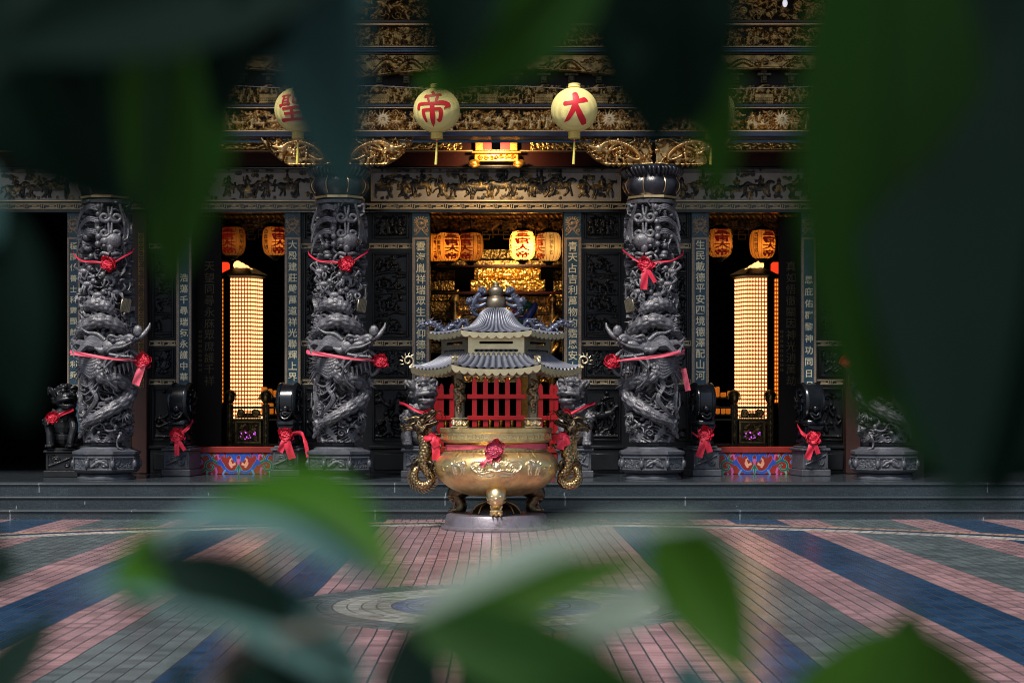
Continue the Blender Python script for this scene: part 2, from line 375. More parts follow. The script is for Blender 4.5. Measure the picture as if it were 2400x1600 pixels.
LAMPF = mat('niche_frame', (.35, .05, .01), .5, 0, .2, 8, emit=(1., .13, .015), es=.13)
GLOW = mat('glowing_lotus', (.9, .6, .3), .4, 0, .1, 6, emit=(1., .46, .14), es=1.6)
REDGLOW = mat('glowing_red_shade', (.8, .05, .02), .4, 0, .1, 6, emit=(1., .04, .01), es=.8)
OCHRE = mat('dark_carved_timber', (.05, .042, .02), .5, .2, .5, 20, .5, 40)
PAINTS = {k: mat(k, c, .45, 0, .12, 9) for k, c in dict(cobalt_paint=(.02, .07, .42), azure_paint=(.10, .28, .62), jade_paint=(.01, .12, .085), mint_paint=(.14, .42, .33), rose_paint=(.62, .10, .28), peach_paint=(.75, .36, .20), violet_paint=(.22, .12, .5)).items()}

def granite():
    m, n, b = nt('step_granite'); tc = N(n, 'ShaderNodeTexCoord').outputs['Object']; sp = N(n, 'ShaderNodeSeparateXYZ'); n.links.new(tc, sp.inputs[0]); X, Y, Z = sp.outputs
    f = ramp(n, noise(n, 130, 2, .7), [(.36, (.004, .009, .013)), (.55, (.018, .031, .039)), (.70, (.075, .10, .115))])
    g = noise(n, 1.3, 5); f = mix(n, .75, f, ramp(n, g, [(.3, (.45, .5, .55)), (.7, (1.1, 1.15, 1.15))]), 'MULTIPLY')
    row = mth(n, 'FLOOR', mth(n, 'MULTIPLY', Z, 6.1)); j = mth(n, 'FRACT', mth(n, 'ADD', mth(n, 'MULTIPLY', X, .615), mth(n, 'MULTIPLY', row, .43)))
    ln = mth(n, 'LESS_THAN', j, .0075); ln = mth(n, 'MULTIPLY', ln, mth(n, 'MULTIPLY', mth(n, 'GREATER_THAN', noise(n, .9, 3), .5), .6))
    n.links.new(mix(n, ln, f, (.3, .34, .37)), b.inputs['Base Color']); b.inputs['Roughness'].default_value = .42
    return m
GRANITE = granite()
def polished():
    m, n, b = nt('polished_porch_floor'); f = ramp(n, noise(n, 60, 3, .7), [(.35, (.018, .024, .03)), (.7, (.05, .062, .07))])
    n.links.new(f, b.inputs['Base Color']); n.links.new(mth(n, 'ADD', .06, mth(n, 'MULTIPLY', noise(n, 2.5, 4), .16)), b.inputs['Roughness']); b.inputs['Specular IOR Level'].default_value = .7; return m
FLOORM = polished()

def paving():
    m, n, b = nt('coloured_courtyard_setts'); geo = N(n, 'ShaderNodeTexCoord').outputs['Object']
    nv = N(n, 'ShaderNodeTexNoise'); nv.inputs['Scale'].default_value = .7; nv.inputs['Detail'].default_value = 3; n.links.new(geo, nv.inputs['Vector'])
    wob = N(n, 'ShaderNodeVectorMath', operation='SUBTRACT'); n.links.new(nv.outputs['Color'], wob.inputs[0]); wob.inputs[1].default_value = (.5, .5, .5)
    sca = N(n, 'ShaderNodeVectorMath', operation='SCALE'); n.links.new(wob.outputs[0], sca.inputs[0]); sca.inputs['Scale'].default_value = .03
    ad = N(n, 'ShaderNodeVectorMath', operation='ADD'); n.links.new(geo, ad.inputs[0]); n.links.new(sca.outputs[0], ad.inputs[1])
    sp = N(n, 'ShaderNodeSeparateXYZ'); n.links.new(ad.outputs[0], sp.inputs[0]); X, Y, _ = sp.outputs
    P = (.325, .195, .2); B = (.018, .052, .108); G = (.10, .128, .13); W = (.46, .42, .37); O = (.44, .27, .18)
    t = .1083
    xs = mth(n, 'MULTIPLY', mth(n, 'FLOOR', mth(n, 'ADD', mth(n, 'DIVIDE', X, t), .5)), t)
    ax_ = mth(n, 'DIVIDE', mth(n, 'ABSOLUTE', xs), 12.)
    ed = [(0, P), (1.46, B), (1.89, G), (2.49, P), (3.14, B), (3.74, P), (4.22, G), (5.2, P), (5.75, B), (6.4, P), (6.9, G), (7.9, P), (8.5, B), (9.2, P), (9.8, G)]
    band = ramp(n, ax_, [(e/12., c) for e, c in ed], True)
    # round medallion and the wide ring about it
    Y2 = mth(n, 'SUBTRACT', Y, 13.); rad = mth(n, 'SQRT', mth(n, 'ADD', mth(n, 'MULTIPLY', X, X), mth(n, 'MULTIPLY', Y2, Y2)))
    rs = mth(n, 'MULTIPLY', mth(n, 'FLOOR', mth(n, 'DIVIDE', rad, .1133)), .1133)
    med = ramp(n, mth(n, 'DIVIDE', mth(n, 'ADD', rs, .02), 12.), [(0, (.10, .16, .14)), (.22/12, (.22, .25, .22)), (.44/12, (.11, .13, .25)), (.78/12, (.28, .30, .265)), (1.13/12, G), (1.58/12, (0, 0, 0)), (8.58/12, W), (8.83/12, B), (9.18/12, O)], True)
    inmed = mth(n, 'LESS_THAN', rs, 1.55); inring = mth(n, 'MULTIPLY', mth(n, 'GREATER_THAN', rs, 8.52), mth(n, 'LESS_THAN', rs, 9.4)); rnd = mth(n, 'MAXIMUM', inmed, inring)
    base = mix(n, rnd, band, med)
    # joints
    fx = mth(n, 'ABSOLUTE', mth(n, 'SUBTRACT', mth(n, 'FRACT', mth(n, 'ADD', mth(n, 'DIVIDE', X, t), .5)), .5))     # .5 at joints
    colid = mth(n, 'FLOOR', mth(n, 'ADD', mth(n, 'DIVIDE', X, t), .5))
    fy = mth(n, 'ABSOLUTE', mth(n, 'SUBTRACT', mth(n, 'FRACT', mth(n, 'ADD', mth(n, 'DIVIDE', Y, .1083), mth(n, 'MULTIPLY', mth(n, 'FRACT', mth(n, 'MULTIPLY', colid, .5)), 0.))), .5))
    jx = mth(n, 'GREATER_THAN', fx, .448); jy = mth(n, 'GREATER_THAN', fy, .455)
    fr = mth(n, 'ABSOLUTE', mth(n, 'SUBTRACT', mth(n, 'FRACT', mth(n, 'DIVIDE', rad, .1133)), .5)); an = mth(n, 'ARCTAN2', Y2, X)
    nseg = mth(n, 'FLOOR', mth(n, 'ADD', mth(n, 'MULTIPLY', rs, 42.), 6.)); fa = mth(n, 'ABSOLUTE', mth(n, 'SUBTRACT', mth(n, 'FRACT', mth(n, 'MULTIPLY', mth(n, 'DIVIDE', an, 2*pi), nseg)), .5))
    jr = mth(n, 'MAXIMUM', mth(n, 'GREATER_THAN', fr, .455), mth(n, 'GREATER_THAN', fa, .455))
    notr = mth(n, 'SUBTRACT', 1., rnd)
    jd = mth(n, 'MAXIMUM', mth(n, 'MULTIPLY', jx, notr), mth(n, 'MULTIPLY', jr, rnd)); jl = mth(n, 'MULTIPLY', jy, notr)
    wn = N(n, 'ShaderNodeTexWhiteNoise'); wn.noise_dimensions = '2D'; cmb = N(n, 'ShaderNodeCombineXYZ')
    n.links.new(colid, cmb.inputs[0]); n.links.new(mth(n, 'FLOOR', mth(n, 'ADD', mth(n, 'DIVIDE', Y, .1083), .5)), cmb.inputs[1]); n.links.new(cmb.outputs[0], wn.inputs['Vector'])
    v = mth(n, 'ADD', .7, mth(n, 'MULTIPLY', wn.outputs['Value'], .6)); cv = N(n, 'ShaderNodeCombineColor'); [n.links.new(v, cv.inputs[i]) for i in range(3)]
    base = mix(n, 1., base, cv.outputs[0], 'MULTIPLY')
    st = ramp(n, noise(n, .55, 6, .65), [(.3, (.62, .66, .70)), (.7, (1.12, 1.1, 1.08))]); base = mix(n, 1., base, st, 'MULTIPLY')
    base = mix(n, mth(n, 'MULTIPLY', jl, .6), base, (.03, .03, .034)); base = mix(n, jd, base, (.02, .023, .028))
    n.links.new(base, b.inputs['Base Color'])
    n.links.new(mth(n, 'ADD', .13, mth(n, 'ADD', mth(n, 'MULTIPLY', noise(n, 1.1, 5), .2), mth(n, 'MULTIPLY', jd, .3))), b.inputs['Roughness']); b.inputs['Specular IOR Level'].default_value = .55
    h = mth(n, 'SUBTRACT', mth(n, 'MULTIPLY', noise(n, 30, 3), .25), mth(n, 'MAXIMUM', jd, mth(n, 'MULTIPLY', jl, .7)))
    k = N(n, 'ShaderNodeBump'); k.inputs['Strength'].default_value = .4; k.inputs['Distance'].default_value = .005; n.links.new(h, k.inputs['Height']); n.links.new(k.outputs[0], b.inputs['Normal'])
    return m
PAVE = paving()
def leafmat(name, c, tr, k=.45, rough=.36, spec=.4):
    m, n, b = nt(name); b.inputs['Specular IOR Level'].default_value = spec; out = n.nodes['Material Output']; f = noise(n, 22, 4)
    cc = mix(n, f, tuple(q*.75 for q in c), tuple(q*1.2 for q in c)); n.links.new(cc, b.inputs['Base Color']); b.inputs['Roughness'].default_value = rough
    t = N(n, 'ShaderNodeBsdfTranslucent'); n.links.new(mix(n, f, tuple(q*.8 for q in tr), tr), t.inputs[0])
    x = N(n, 'ShaderNodeMixShader'); x.inputs[0].default_value = k; n.links.new(b.outputs[0], x.inputs[1]); n.links.new(t.outputs[0], x.inputs[2]); n.links.new(x.outputs[0], out.inputs[0]); return m
LEAF = leafmat('broad_leaf', (.018, .068, .013), (.045, .175, .008), .45, .5, .2); LEAFY = leafmat('young_leaf', (.042, .14, .010), (.085, .34, .006), .5, .5, .2); LEAFD = leafmat('old_leaf', (.005, .017, .013), (.006, .034, .012), .3, .7, .08)  # LEAFD: leaf copy darkened, shade put into its colour
LEAFT = leafmat('bluish_leaf', (.032, .10, .10), (.03, .11, .085), .35, .6, .25); LEAFP = leafmat('glossy_leaf', (.05, .105, .07), (.05, .16, .06), .3, .28)
LEAFM = leafmat('mid_green_leaf', (.032, .10, .010), (.075, .23, .006), .45, .5, .2); LEAFW = leafmat('pale_leaf_underside', (.18, .24, .205), (.09, .2, .09), .25, .5); LEAFG = leafmat('teal_leaf_underside', (.08, .17, .165), (.04, .16, .11), .3, .45)  # LEAFW: sky sheen on the leaf put into a pale base colour
BARK = mat('grey_bark', (.07, .06, .05), .8, 0, .4, 20, .5, 60)
# ---------------------------------------------------------------- ground, steps, porch floor
mb = MB(); g = np.array([[(x, y, 0.) for x in (-45, -12, 12, 45)] for y in (-25, 3, 24.5, 60)]); mb.grid(g)
struct(mb.build('courtyard_paving', PAVE, smooth=0))
mb = MB()
for y0, z0, z1 in ((22.8, 0., .123), (23.1, .1235, .288), (23.4, .2885, FLOOR)):
    mb.box(-16, 16, y0+.012, 27.3 if z1 == FLOOR else y0+.42, z0, z1-.034)
    mb.box(-16, 16, y0-.008, 24.2 if z1 == FLOOR else y0+.43, z1-.034, z1, bev=.012)
struct(mb.build('stone_steps', GRANITE, smooth=0))
mb = MB(); mb.box(-16, 16, 23.75, 38, FLOOR-.02, FLOOR+.004); struct(mb.build('porch_floor', FLOORM, smooth=0))

# ---------------------------------------------------------------- temple building
TEMPLE = thing('temple_building', 'ornate dark stone and gilded timber temple hall filling the whole background', 'temple', (0, YW, FLOOR))
def tp(mb, name, m, smooth=40):
    o = mb.build(name, m, TEMPLE, smooth); o.matrix_parent_inverse = Matrix.Translation((0, -YW, -FLOOR)); return o
def fret(mb, x0, x1, z0, z1, y, d=.012):
    h = z1-z0; n = max(1, round((x1-x0)/(2.9*h))); p = (x1-x0)/n; t = h*.11
    for a, b in ((z0, z0+t), (z1-t, z1)): mb.box(x0, x1, y-d, y, a, b)
    for i in range(n):
        X = x0+i*p
        for a, b, c, e in ((.05, .05, .12, .78), (.05, .82, .78, .78), (.82, .82, .3, .78), (.36, .82, .3, .3), (.36, .36, .3, .55), (.36, .62, .55, .55), (.93, .93, .22, .88), (.2, .93, .19, .19)):
            mb.box(X+a*p-t*.5, X+b*p+t*.5, y-d, y, z0+c*h-t*.5, z0+e*h+t*.5)
rows = [(488, 548), (580, 775), (800, 866), (890, 1012)]; frets = [(559, 571), (782, 794), (871, 883)]
def wall(x0, x1, seed, panels):
    mb = MB(); mb.box(x0, x1, YW, YW+.34, FLOOR+.004, 6.2)
    for px0, px1 in panels:
        for k, (a, b) in enumerate(rows):
            z1, z0 = az(a, YW), az(b, YW)
            for q in ((px0, px0+.035, z0, z1), (px1-.035, px1, z0, z1), (px0+.035, px1-.035, z0, z0+.035), (px0+.035, px1-.035, z1-.035, z1)): mb.box(q[0], q[1], YW-.045, YW, q[2], q[3], bev=.01)
        z = az(1030, YW); mb.box(px0-.03, px1+.03, YW-.09, YW, FLOOR+.004, z, bev=.015); mb.box(px0-.05, px1+.05, YW-.12, YW, z, z+.05, bev=.012); mb.box(px0+.03, px1-.03, YW-.13, YW-.09, FLOOR+.06, z-.06, bev=.02)
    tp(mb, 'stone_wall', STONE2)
    for px0, px1 in panels:
        for k, (a, b) in enumerate(rows):
            z1, z0 = az(a, YW)-.045, az(b, YW)+.045; r = Rel(px1-px0-.1, z1-z0, .011, seed=seed*17+k)
            if k == 1:
                for i in range(4):
                    h = r.h/4
                    for j in range(int(r.w/.035)): r.cloud(r.r.uniform(0, r.w), (i+r.r.random())*h, .03, 0, .025)
                    for j in range(max(1, int(r.w/.13))): r.figure((j+.5)*.13, i*h+r.r.uniform(.02, .12), h*.5, .012, .035)
                    r.stroke([(0, i*h+.012), (r.w*.5, i*h+r.r.uniform(0, .05)), (r.w, i*h+.02)], .02, .02, 0, .03)
            else: r.fill('battle' if k != 2 else 'scroll')
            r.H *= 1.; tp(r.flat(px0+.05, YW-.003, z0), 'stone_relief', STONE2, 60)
        for a, b in frets:
            mb = MB(); fret(mb, px0-.05, px1+.05, az(b, YW), az(a, YW), YW-.005); tp(mb, 'fret_band', FRET, 0)
wall(-3.29, -1.03, 1, [(-3.0, -2.78), (-1.93, -1.36)]); wall(1.04, 3.30, 2, [(1.37, 1.94), (2.79, 3.0)])
wall(-6.67, -4.735, 3, [(-5.36, -5.02), (-6.45, -6.2)]); wall(4.735, 6.67, 4, [(5.02, 5.42), (6.2, 6.45)])
wall(-12.5, -9.2, 5, [(-11, -9.6)]); wall(9.2, 12.5, 6, [(9.6, 11)])
for s in (-1, 1):        # brown timber pillar with a gilt key strip
    mb = MB(); mb.box(s*5.40, s*5.66, YW-.16, YW-.002, FLOOR+.004, 4.55, bev=.02); tp(mb, 'timber_pillar', BROWN)
    mb = MB(); X = s*5.5; z = az(890, YW)
    while z < az(545, YW):
        for q in ((-.045, -.038, 0, .075), (.038, .045, 0, .075), (-.03, .03, .01, .018), (-.03, -.022, .018, .058), (-.03, .02, .05, .058), (.012, .02, .03, .05)): mb.box(X+q[0], X+q[1], YW-.172, YW-.16, z+q[2], z+q[3])
        z += .075
    tp(mb, 'fret_strip', GOLD2, 0)
# lintel over the doors, key band, slate panels with gilt scenes
zt, zb = az(392, YW), az(482, YW)
mb = MB(); mb.box(-12.5, 12.5, YW-.10, YW-.004, zb-.02, zt); mb.box(-12.5, 12.5, YW-.15, YW-.10, az(395.5, YW), zt+.02, bev=.01); mb.box(-12.5, 12.5, YW-.16, YW-.004, zb-.06, zb-.021, bev=.01); tp(mb, 'lintel', PSTONE)
mb = MB(); fret(mb, -12, -6.25, zb, az(469, YW), YW-.104); fret(mb, -5.75, -2.65, zb, az(469, YW), YW-.104); fret(mb, -2.05, 2.05, zb, az(469, YW), YW-.104); fret(mb, 2.65, 5.75, zb, az(469, YW), YW-.104); fret(mb, 6.25, 12, zb, az(469, YW), YW-.104); tp(mb, 'fret_band', FRET, 0)
for k, (x0, x1) in enumerate(((-1.945, 1.936), (-5.6, -2.72), (2.72, 5.6), (-9.2, -6.35), (6.35, 9.2))):
    a, b = az(464.5, YW), az(397, YW); mb = MB(); mb.box(x0, x1, YW-.125, YW-.101, a, b)
    tp(mb, 'slate_panel', SLAB)
    mb = MB()
    for q in ((x0, x1, a, a+.013), (x0, x1, b-.013, b), (x0, x0+.013, a+.013, b-.013), (x1-.013, x1, a+.013, b-.013)): mb.box(q[0], q[1], YW-.14, YW-.1255, q[2], q[3])
    for xx in (x0+.03, x1-.07):
        for zz in (a+.03, b-.07):
            for q in ((0, .04, 0, .008), (0, .04, .032, .04), (0, .008, .008, .032), (.032, .04, .008, .032)): mb.box(xx+q[0], xx+q[1], YW-.133, YW-.1255, zz+q[2], zz+q[3])
    tp(mb, 'panel_border', LINE, 0)
    r = Rel(x1-x0-.12, b-a-.05, .0085, seed=40+k); g = r.r; x = .12
    for i in range(int(r.w*9)):
        cx, cy = g.uniform(.05, r.w-.05), g.choice((g.uniform(.0, .1), g.uniform(.1, r.h), g.uniform(r.h*.75, r.h)))
        for _ in range(4): r.disc(cx+g.uniform(-.08, .08), cy+g.uniform(-.02, .02), g.uniform(.018, .035), 0, .006)
        r.spiral(cx, cy, .03, 1.2, g.choice((-1, 1)), g.uniform(0, 6), .006, .004, .008)
    while x < r.w-.1:
        (r.horse if g.random() < .55 else r.figure)(x, g.uniform(.03, .07), g.uniform(.27, .34)); x += g.uniform(.27, .36)
    for i in range(int(r.w*5)): r.spiral(g.uniform(0, r.w), .03, .025, 1.2, 1, g.uniform(0, 6), .007, 0, .008)
    tp(r.flat(x0+.06, YW-.1252, a+.025, sc=.45), 'gilt_scene', ETCH, 60)
# red inner beam with its gilt edging
mb = MB(); mb.box(-12.5, 12.5, 26.12, 26.5, az(388, 26.3), 6.3); tp(mb, 'red_beam', REDWOOD)
mb = MB(); mb.box(-12.5, 12.5, 26.06, 26.119, az(349, 26.1), az(346, 26.1)); tp(mb, 'beam_moulding', LINE, 0)
mb = MB(); mb.box(-12.5, 12.5, 26.0, 26.5, az(394, 26.3)-.0, az(388, 26.3)-.002, bev=.02); tp(mb, 'beam_rail', PSTONE)
for x0, x1 in ((-2.0, -.52), (.52, 2.0), (-5.2, -3.2), (3.2, 5.2)):
    r = Rel(x1-x0, .15, .01, seed=int(x0*9)); r.fill('scroll'); tp(r.flat(x0, 26.118, az(344, 26.1)), 'painted_carving', GOLDB, 60)
mb = MB(); mb.box(-12.5, 12.5, 24.95, 26.1, 6.02, 6.1); tp(mb, 'porch_ceiling', REDWOOD)

# gilded tiers over the columns
Y0 = 24.55
def tier(y1, y0, Y, kind, m, seed, res=.0105, xs=((-9.6, 9.6),), name='gilded_frieze', amp=1.):
    for x0, x1 in xs:
        z0, z1 = az(y0, Y), az(y1, Y); r = Rel(x1-x0, z1-z0, res, seed=seed+int(x0*7)); r.fill(kind); r.H *= amp
        tp(r.flat(x0, Y-.002, z0), name, m, 70)
def rail(y1, y0, Y, d, m, name='beam', bev=.012):
    mb = MB(); mb.box(-12.5, 12.5, Y-d, Y+.2, az(y0, Y), az(y1, Y), bev=bev); tp(mb, name, m)
mb = MB(); mb.box(-12.5, 12.5, Y0, Y0+.35, az(316, Y0), 7.75); tp(mb, 'frieze_board', LACQ)
bays = ((-9.6, -5.72), (-5.62, -2.32), (-2.22, 2.22), (2.32, 5.62), (5.72, 9.6))
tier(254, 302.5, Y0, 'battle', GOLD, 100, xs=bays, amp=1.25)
for X in (-1.62, 1.62, -4.1, 4.1):   # large open flowers on the frieze
    r = Rel(.46, .31, .009, seed=9); r.rosette(.23, .155, .15, 13, .03, .04)
    for d in (0, .46): [r.spiral(abs(d-.06), q, .05, 1.3, 1 if d else -1, 0, .014, .02, .03) for q in (.05, .25)]
    tp(r.flat(X-.23, Y0-.02, az(301, Y0)), 'gilded_flower', LINE, 60)
rail(302.5, 306, Y0, .13, LINE, 'gilt_moulding', .004); rail(306, 318, Y0, .16, NAVY)
mb = MB(); mb.tube([(-12.5, Y0-.05, az(326, Y0)), (12.5, Y0-.05, az(326, Y0))], .022, 10); tp(mb, 'blue_bead', BLUE)
rail(249, 251.5, Y0, .11, LINE, 'gilt_moulding', .004); rail(242, 249, Y0, .14, NAVY)
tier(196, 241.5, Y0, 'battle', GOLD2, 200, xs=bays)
for X in np.arange(-8.8, 9, .79):
    mb = MB(); X0 = X
    for i in range(9):
        for j in range(3): mb.ell((X0-.11+i*.028, Y0-.07, az(238, Y0)+j*.034), .0115, n=6, m=4)
    mb.box(X0-.125, X0+.128, Y0-.066, Y0-.04, az(240, Y0), az(218, Y0)); tp(mb, 'beaded_block', GOLD2)
    r = Rel(.25, .12, .009, seed=int(X*31)); r.leaf(.02, .03, .5, .25, .03, .02, .03); r.leaf(.03, .07, .2, .2, .025, .02, .03); r.disc(.1, .05, .05, .02, .04); tp(r.flat(X0-.125, Y0-.066, az(217, Y0)), 'bracket_carving', GOLD2, 60)
# bracket sets: small blocks on dark ground
for X in np.arange(-8.4, 8.6, .395):
    mb = MB(); z = az(192, Y0)
    mb.box(X-.045, X+.045, Y0-.05, Y0, z, z+.19, bev=.008); mb.box(X-.1, X+.1, Y0-.09, Y0, z+.10, z+.14, bev=.008); mb.box(X-.03, X+.03, Y0-.13, Y0, z+.02, z+.09, bev=.008); mb.ell((X, Y0-.13, z+.055), (.022, .015, .022), n=8, m=5); tp(mb, 'bracket_set', OCHRE)
# arched dragon boards between the columns
for k, (xa, xb) in enumerate(((-2.25, 2.25), (-5.65, -2.25), (2.25, 5.65), (-9.5, -5.75), (5.75, 9.5))):
    w = xb-xa; zt2 = az(127, 24.4); zl = az(187, 24.4); rise = az(159, 24.4)-zl; r = Rel(w, zt2-zl, .0105, seed=300+k); r.fill('dragon')
    Xs = np.arange(r.nx)*r.res; lo = rise*np.clip(1-np.abs(2*Xs/w-1)**2.2, 0, 1); Zs = np.arange(r.ny)*r.res
    r.H[Zs[:, None] < lo[None]] = 0; r.stroke([(x, rise*max(0, 1-abs(2*x/w-1)**2.2)+.012) for x in np.linspace(0, w, 30)], .016, .016, .03, .02)
    mb = r.flat(xa, 24.4, zl); n = 24; P = []
    for x in np.linspace(0, w, n+1):
        zb_ = zl+rise*max(0, 1-abs(2*x/w-1)**2.2); P.append((xa+x, zb_))
    mb.prism(P+[(xb, zt2), (xa, zt2)], 24.401, 24.45); tp(mb, 'dragon_arch', GOLD2, 60)
rail(122, 127, 24.45, .07, BROWN); rail(113, 121.5, 24.45, .12, NAVY); rail(109.5, 112, 24.45, .12, LINE, 'gilt_moulding', .004)
mb = MB(); mb.tube([(-12.5, 24.3, az(117, 24.3)), (12.5, 24.3, az(117, 24.3))], .018, 10); tp(mb, 'blue_bead', BLUE)
mb = MB(); mb.box(-12.5, 12.5, 24.42, 24.52, az(112, 24.4), 7.75); tp(mb, 'frieze_board', LACQ)
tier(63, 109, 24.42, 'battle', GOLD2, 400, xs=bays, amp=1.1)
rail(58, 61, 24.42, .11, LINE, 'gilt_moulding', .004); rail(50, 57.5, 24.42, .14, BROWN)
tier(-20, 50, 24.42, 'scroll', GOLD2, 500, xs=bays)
# cantilevered end bracket in the far left and right bays
for s in (-1, 1):
    for q in (6.3, 8.9):
        mb = MB(); X = s*q; mb.box(X-.11, X+.11, 24.2, Y0-.11, az(262, 24.4), az(210, 24.4), bev=.012); mb.box(X-.15, X+.15, 24.16, Y0-.11, az(210, 24.4)+.001, az(202, 24.4), bev=.01); mb.box(X-.13, X+.13, 24.18, Y0-.11, az(272, 24.4), az(262, 24.4)-.001, bev=.01)
        r = Rel(.16, .26, .009, seed=5); r.spiral(.08, .17, .06, 1.6, 1, 0, .014, 0, .02); r.leaf(.08, .02, 1.5, .12, .03, 0, .02); r.flat(X-.08, 24.199, az(258, 24.4), mb); tp(mb, 'bracket_end', GOLD2, 50)
# roof: tiled slope with rafters above the frame
mb = MB(); rp = [(22.9, 7.55), (24.2, 7.85), (27.0, 8.7), (31.5, 11.2), (36, 8.9), (39, 7.9)]
top = [(y, z+.16) for y, z in rp]; P = np.array([[(x, y, z) for y, z in top] for x in (-13.2, 13.2)]); B = np.array([[(x, y, z) for y, z in rp] for x in (-13.2, 13.2)])
mb.grid(P); mb.grid(B[::-1]); mb.grid(np.array([[P[0][0], P[1][0]], [B[0][0], B[1][0]]])); mb.grid(np.array([[P[1][-1], P[0][-1]], [B[1][-1], B[0][-1]]]))
for k in (0, 1): mb.grid(np.array([P[k], B[k]]) if k else np.array([B[k], P[k]]))
for x in np.arange(-13, 13.1, .3): mb.tube([(x, y-.03*(i == 0), z+.03) for i, (y, z) in enumerate(top[:4])], .075, 8)
TILE = mat('glazed_roof_tile', (.32, .11, .03), .35, 0, .3, 6); tp(mb, 'roof', TILE)
mb = MB()
for x in np.arange(-12.9, 13, .32): mb.box(x-.045, x+.045, 23.0, 24.4, 0, .09, M=Matrix.Translation((0, 0, 7.44))@Matrix.Identity(4))
tp(mb, 'rafters', BROWN)
# hall shell behind the facade
mb = MB(); mb.box(-12.5, 12.5, 36, 36.3, FLOOR+.004, 6.2); mb.box(-12.8, -12.5, YW+.35, 36.3, FLOOR+.004, 6.2); mb.box(12.5, 12.8, YW+.35, 36.3, FLOOR+.004, 6.2); mb.box(-12.5, 12.5, YW+.35, 36, 5.9, 6.19)
for x in (-2.2, 2.2, -5.7, 5.7): mb.box(x-.08, x+.08, 27.2, 35.9, FLOOR+.004, 5.89)
mb.box(-12.5, 12.5, YW+.005, YW+.34, zb-.02, 5.89)
tp(mb, 'hall_shell', LACQ)
# ---------------------------------------------------------------- dragon heads, rosettes, ribbons
def dragon_head(mb, M, fierce=1., mane=9, seed=1, horn=True, barbel=True):
    """head about one unit long, snout towards +X, crown +Z"""
    g = random.Random(seed); t = lambda p, r, n=8, w=.5, k=5: mb.tube(cr(p, k), r, n, M=M, w=w)
    e = lambda c, r, w=.5, n=12, m=8: mb.ell(c, r, M=M, w=w, n=n, m=m)
    e((-.05, 0, .08), (.30, .20, .21), .4); e((.22, 0, .10), (.26, .15, .11), .45); e((.52, 0, .16), (.13, .12, .09), .7)
    t([(.1, 0, .16), (.3, 0, .2), (.5, 0, .25), (.62, 0, .2)], [.08, .07, .08, .05])
    for s in (-1, 1):
        e((.60, s*.07, .19), (.05, .04, .045), .9, 8, 6); e((.16, s*.15, .21), (.07, .05, .06), .95, 10, 7)
        t([(.02, s*.15, .26), (.14, s*.2, .31), (.3, s*.14, .25)], [.03, .05, .02], w=.8)
        t([(.62, s*.1, .11), (.4, s*.16, .03), (.15, s*.19, .02), (0, s*.19, -.05)], [.025, .035, .035, .03], w=.95)      # upper lip
        t([(.5, s*.08, -.2), (.3, s*.14, -.17), (.05, s*.18, -.1)], [.025, .035, .035], w=.9)                               # lower lip
        t([(.02, s*.15, .02), (-.1, s*.24, .0), (-.25, s*.3, .08)], [.06, .09, .02], w=.6)                                 # ear
        if barbel: t([(.55, s*.11, .17), (.75, s*.2, .1), (.85, s*.26, -.12), (.72, s*.3, -.32), (.82, s*.3, -.48)], [.022, .018, .015, .012, .006], 6, .8)
        if horn: t([(-.08, s*.1, .24), (-.25, s*.14, .4), (-.48, s*.17, .46), (-.66, s*.16, .6)], [.055, .05, .035, .008], w=1.)
        for q in range(5):
            x = .56-q*.1; t([(x, s*(.09+q*.012), .09-q*.012), (x+.015, s*(.09+q*.012), .0-q*.01)], [.022, .003], 5, 1., 2)
            x = .46-q*.09; t([(x, s*(.07+q*.015), -.18+q*.012), (x+.01, s*(.07+q*.015), -.1+q*.012)], [.02, .003], 5, 1., 2)
    t([(-.05, 0, -.12), (.2, 0, -.2), (.42, 0, -.24), (.54, 0, -.2)], [.11, .09, .07, .045], 10, .4)
    t([(.05, 0, -.1), (.3, 0, -.12), (.48, 0, -.05)], [.05, .045, .012], 6, .6)
    for i in range(mane):
        a = (i/(mane-1)-.5)*2.6; b = g.uniform(-.1, .1); y, z = .2*math.sin(a), .1+.2*math.cos(a)-.1
        t([(-.12, y, z), (-.4, y*1.7, z*1.5+b), (-.7, y*1.9, z*1.2-b), (-1.0+abs(a)*.15, y*2.1, z*1.7+b)], [.06, .075, .05, .008], 6, .75)
    for i in range(6):
        a = (i/5-.5)*2.2; t([(-.02, .17*math.sin(a), -.16), (-.1, .22*math.sin(a), -.34), (-.02, .26*math.sin(a), -.52)], [.04, .04, .006], 6, .8)
def scales(n=40, rows=5., amp=.30):
    def f(i, a):
        c = (i % rows)/rows; o = (i//rows) % 2
        u = ((a/(2*pi)*n/5+o*.5) % 1)-.5; d = np.sqrt((u*2)**2*.8+((c-.4)*1.7)**2)
        return 1+amp*np.clip(1-d, 0, 1)**.6
    return f
def body(mb, pts, r, M=None, n=40, k=12, spine=True, w=.5, rows=4., side=None, amp=.30):
    p = cr(pts, k); mb.tube(p, r, n, M=M, bump=scales(n, rows, amp))
    if spine:
        t = np.gradient(p, axis=0); m = len(p); rr = np.interp(np.linspace(0, 1, m), np.linspace(0, 1, len(r)), r)
        for i in range(3, m-2, 4):
            d = t[i]/np.linalg.norm(t[i]); s = np.cross(d, (0, 1, 0)) if side is None else np.cross(d, side); s /= np.linalg.norm(s)+1e-6
            mb.tube([p[i]+s*rr[i]*.8, p[i]+s*rr[i]*1.5-d*rr[i]*.5, p[i]+s*rr[i]*1.75-d*rr[i]*1.2], [rr[i]*.28, rr[i]*.2, .002], 5, M=M, w=.85)
